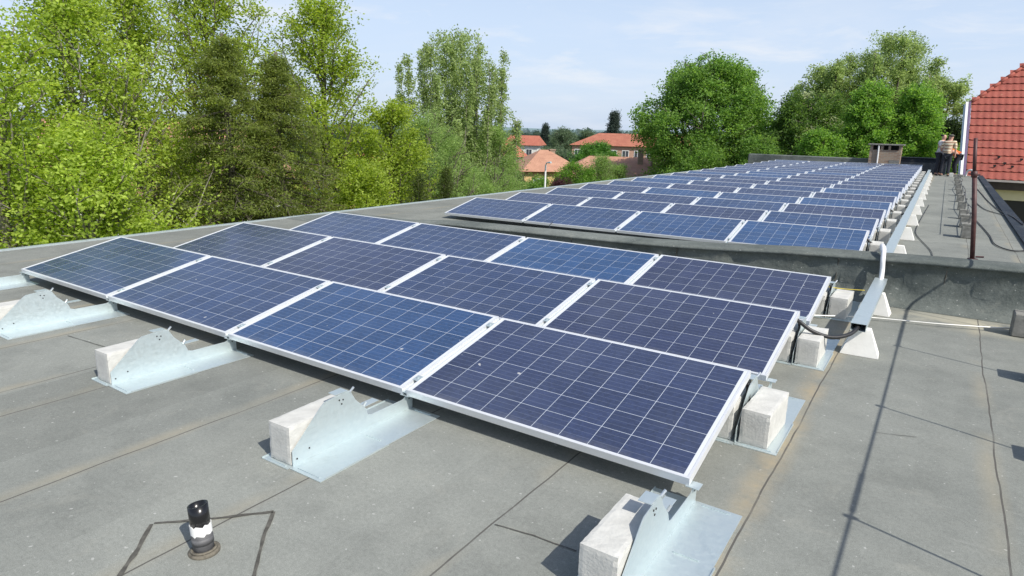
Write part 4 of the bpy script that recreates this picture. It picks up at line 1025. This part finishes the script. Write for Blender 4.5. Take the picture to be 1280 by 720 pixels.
tree('slender_tree','thin tree with one feathery side branch beside the tiled house','tree',6.6,63.5,6.6,3.9,4.4,'airy',28,9000,.17,ASH,14,(20,55),.34,5,.6,trunk_r=.14)
for i, (x, y, zt, w_, lab) in enumerate([(-3.6,47,1.8,5,'green tree in the gap right of the big dense tree'),(7.6,50,1.6,4,'green bush behind the workers'),(-8.4,47.5,.8,6,'leafy bush at the foot of the big dense tree')]):
    tree('garden_tree', lab, 'tree', x, y, zt, -6, w_, 'dome', 60+i, 36000, .15, OK_, 30, (20,60), .4, 4, .6, lobes=22)
# middle distance
tree('garden_bush','round bright green bush beside the plum coloured bush','bush',-15.2,40.5,-.65,-6,4.6,'dome',70,34000,.12,BR,40,(20,60),.3,5,.6,lobes=20)
tree('garden_bush','second bright green bush close to the rear array edge','bush',-13.6,41.2,-1.75,-6,4.0,'dome',71,22000,.12,BR,36,(20,60),.3,5,.6,lobes=16)
tree('garden_bush','green bush below the pointed salmon roof','bush',-15.9,36.0,-1.35,-6,2.8,'dome',78,24000,.11,OK_,24,(20,60),.28,5,.6,lobes=16)
tree('plum_bush','dark plum coloured bush at the rear array edge','bush',-13.3,35.2,-1.25,-6,2.4,'dome',72,14000,.10,((.05,.02,.025),(.13,.055,.06)),24,(20,60),.25,4,.6,lobes=12)
tree('birch_tree','thin airy young tree in front of the pinkish roof','tree',-16.1,46.5,-.30,-4,2.8,'airy',73,9000,.10,GR,30,(45,75),.28,5,.5,trunk_r=.06)
tree('birch_tree','second thin airy young tree nearer the big dense tree','tree',-15.1,47.5,-.95,-4,2.4,'airy',74,8000,.10,GR,30,(45,75),.28,5,.5,trunk_r=.06)
tree('chestnut_tree','rounded green tree in front of the long red roofed building','tree',-31,75.5,.25,-6,5.6,'oak',75,34000,.20,((.06,.17,.03),(.15,.30,.06)),40,(5,60),.5,5,.7,lobes=22)
tree('conifer_tree','slim dark conifer near the white gabled house','tree',-65,120,3.2,-6.5,4.2,'cone',76,20000,.3,((.035,.055,.045),(.08,.11,.085)),80,(-10,10),.4,4,.35,droop=.5,fill=.2)
tree('conifer_tree','tall dark conifer on the skyline behind the long red roof','tree',-58.9,141,6.8,-6.5,7.0,'cone',77,20000,.38,((.045,.065,.055),(.10,.13,.105)),60,(-5,25),.6,4,.4,fill=.1)
for i, (x, y, zt, w_, lab) in enumerate([(-57,113,2.2,6,'grey-green tree right of the slim conifer'),(-54.8,112,-.6,5,'low grey-green tree left of the long red roof'),(-70,138,1.4,8,'hazy tree on the skyline beside the conifer'),
       (-63,136,2.0,5,'hazy tree left of the tall skyline conifer'),(-49,138,2.0,8,'hazy tree behind the right end of the long red roof'),(-24,44,-2.2,4,'green tree at the corner of the salmon roofed house'),
       (-30,60,-1.6,5,'dark green tree behind the salmon roofed house'),(-40,83,-1.5,6,'dusky green tree below the long red roof'),(-46,90,-1.2,6,'dusky green tree left of the long red roofed building'),(-62,92,-.6,9,'hazy green tree left of the bright orange roof')]):
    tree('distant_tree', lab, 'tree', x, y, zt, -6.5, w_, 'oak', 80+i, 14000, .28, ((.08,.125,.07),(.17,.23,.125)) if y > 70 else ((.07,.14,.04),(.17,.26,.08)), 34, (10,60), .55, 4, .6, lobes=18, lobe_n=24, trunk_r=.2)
# far woods to the horizon
rng = np.random.default_rng(99); pts = []; colr = []
for (r0, r1, n, z1, c0) in ((170,260,9000,.2,(.085,.125,.085)), (260,420,14000,.6,(.12,.165,.14)), (420,900,16000,2.2,(.17,.225,.225))):  # paler, greyer rings carry the distance haze in the leaf colour
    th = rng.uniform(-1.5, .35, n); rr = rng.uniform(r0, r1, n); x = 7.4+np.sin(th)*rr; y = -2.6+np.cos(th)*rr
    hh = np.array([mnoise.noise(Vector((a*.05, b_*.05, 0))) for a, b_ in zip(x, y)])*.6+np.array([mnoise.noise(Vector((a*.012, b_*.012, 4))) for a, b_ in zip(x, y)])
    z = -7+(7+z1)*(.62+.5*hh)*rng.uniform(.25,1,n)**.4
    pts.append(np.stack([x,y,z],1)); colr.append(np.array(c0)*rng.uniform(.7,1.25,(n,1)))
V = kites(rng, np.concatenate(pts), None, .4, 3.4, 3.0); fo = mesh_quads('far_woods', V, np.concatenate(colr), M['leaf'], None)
tag(fo, 'hazy green woods and gardens reaching to the horizon', 'woods', kind='stuff')
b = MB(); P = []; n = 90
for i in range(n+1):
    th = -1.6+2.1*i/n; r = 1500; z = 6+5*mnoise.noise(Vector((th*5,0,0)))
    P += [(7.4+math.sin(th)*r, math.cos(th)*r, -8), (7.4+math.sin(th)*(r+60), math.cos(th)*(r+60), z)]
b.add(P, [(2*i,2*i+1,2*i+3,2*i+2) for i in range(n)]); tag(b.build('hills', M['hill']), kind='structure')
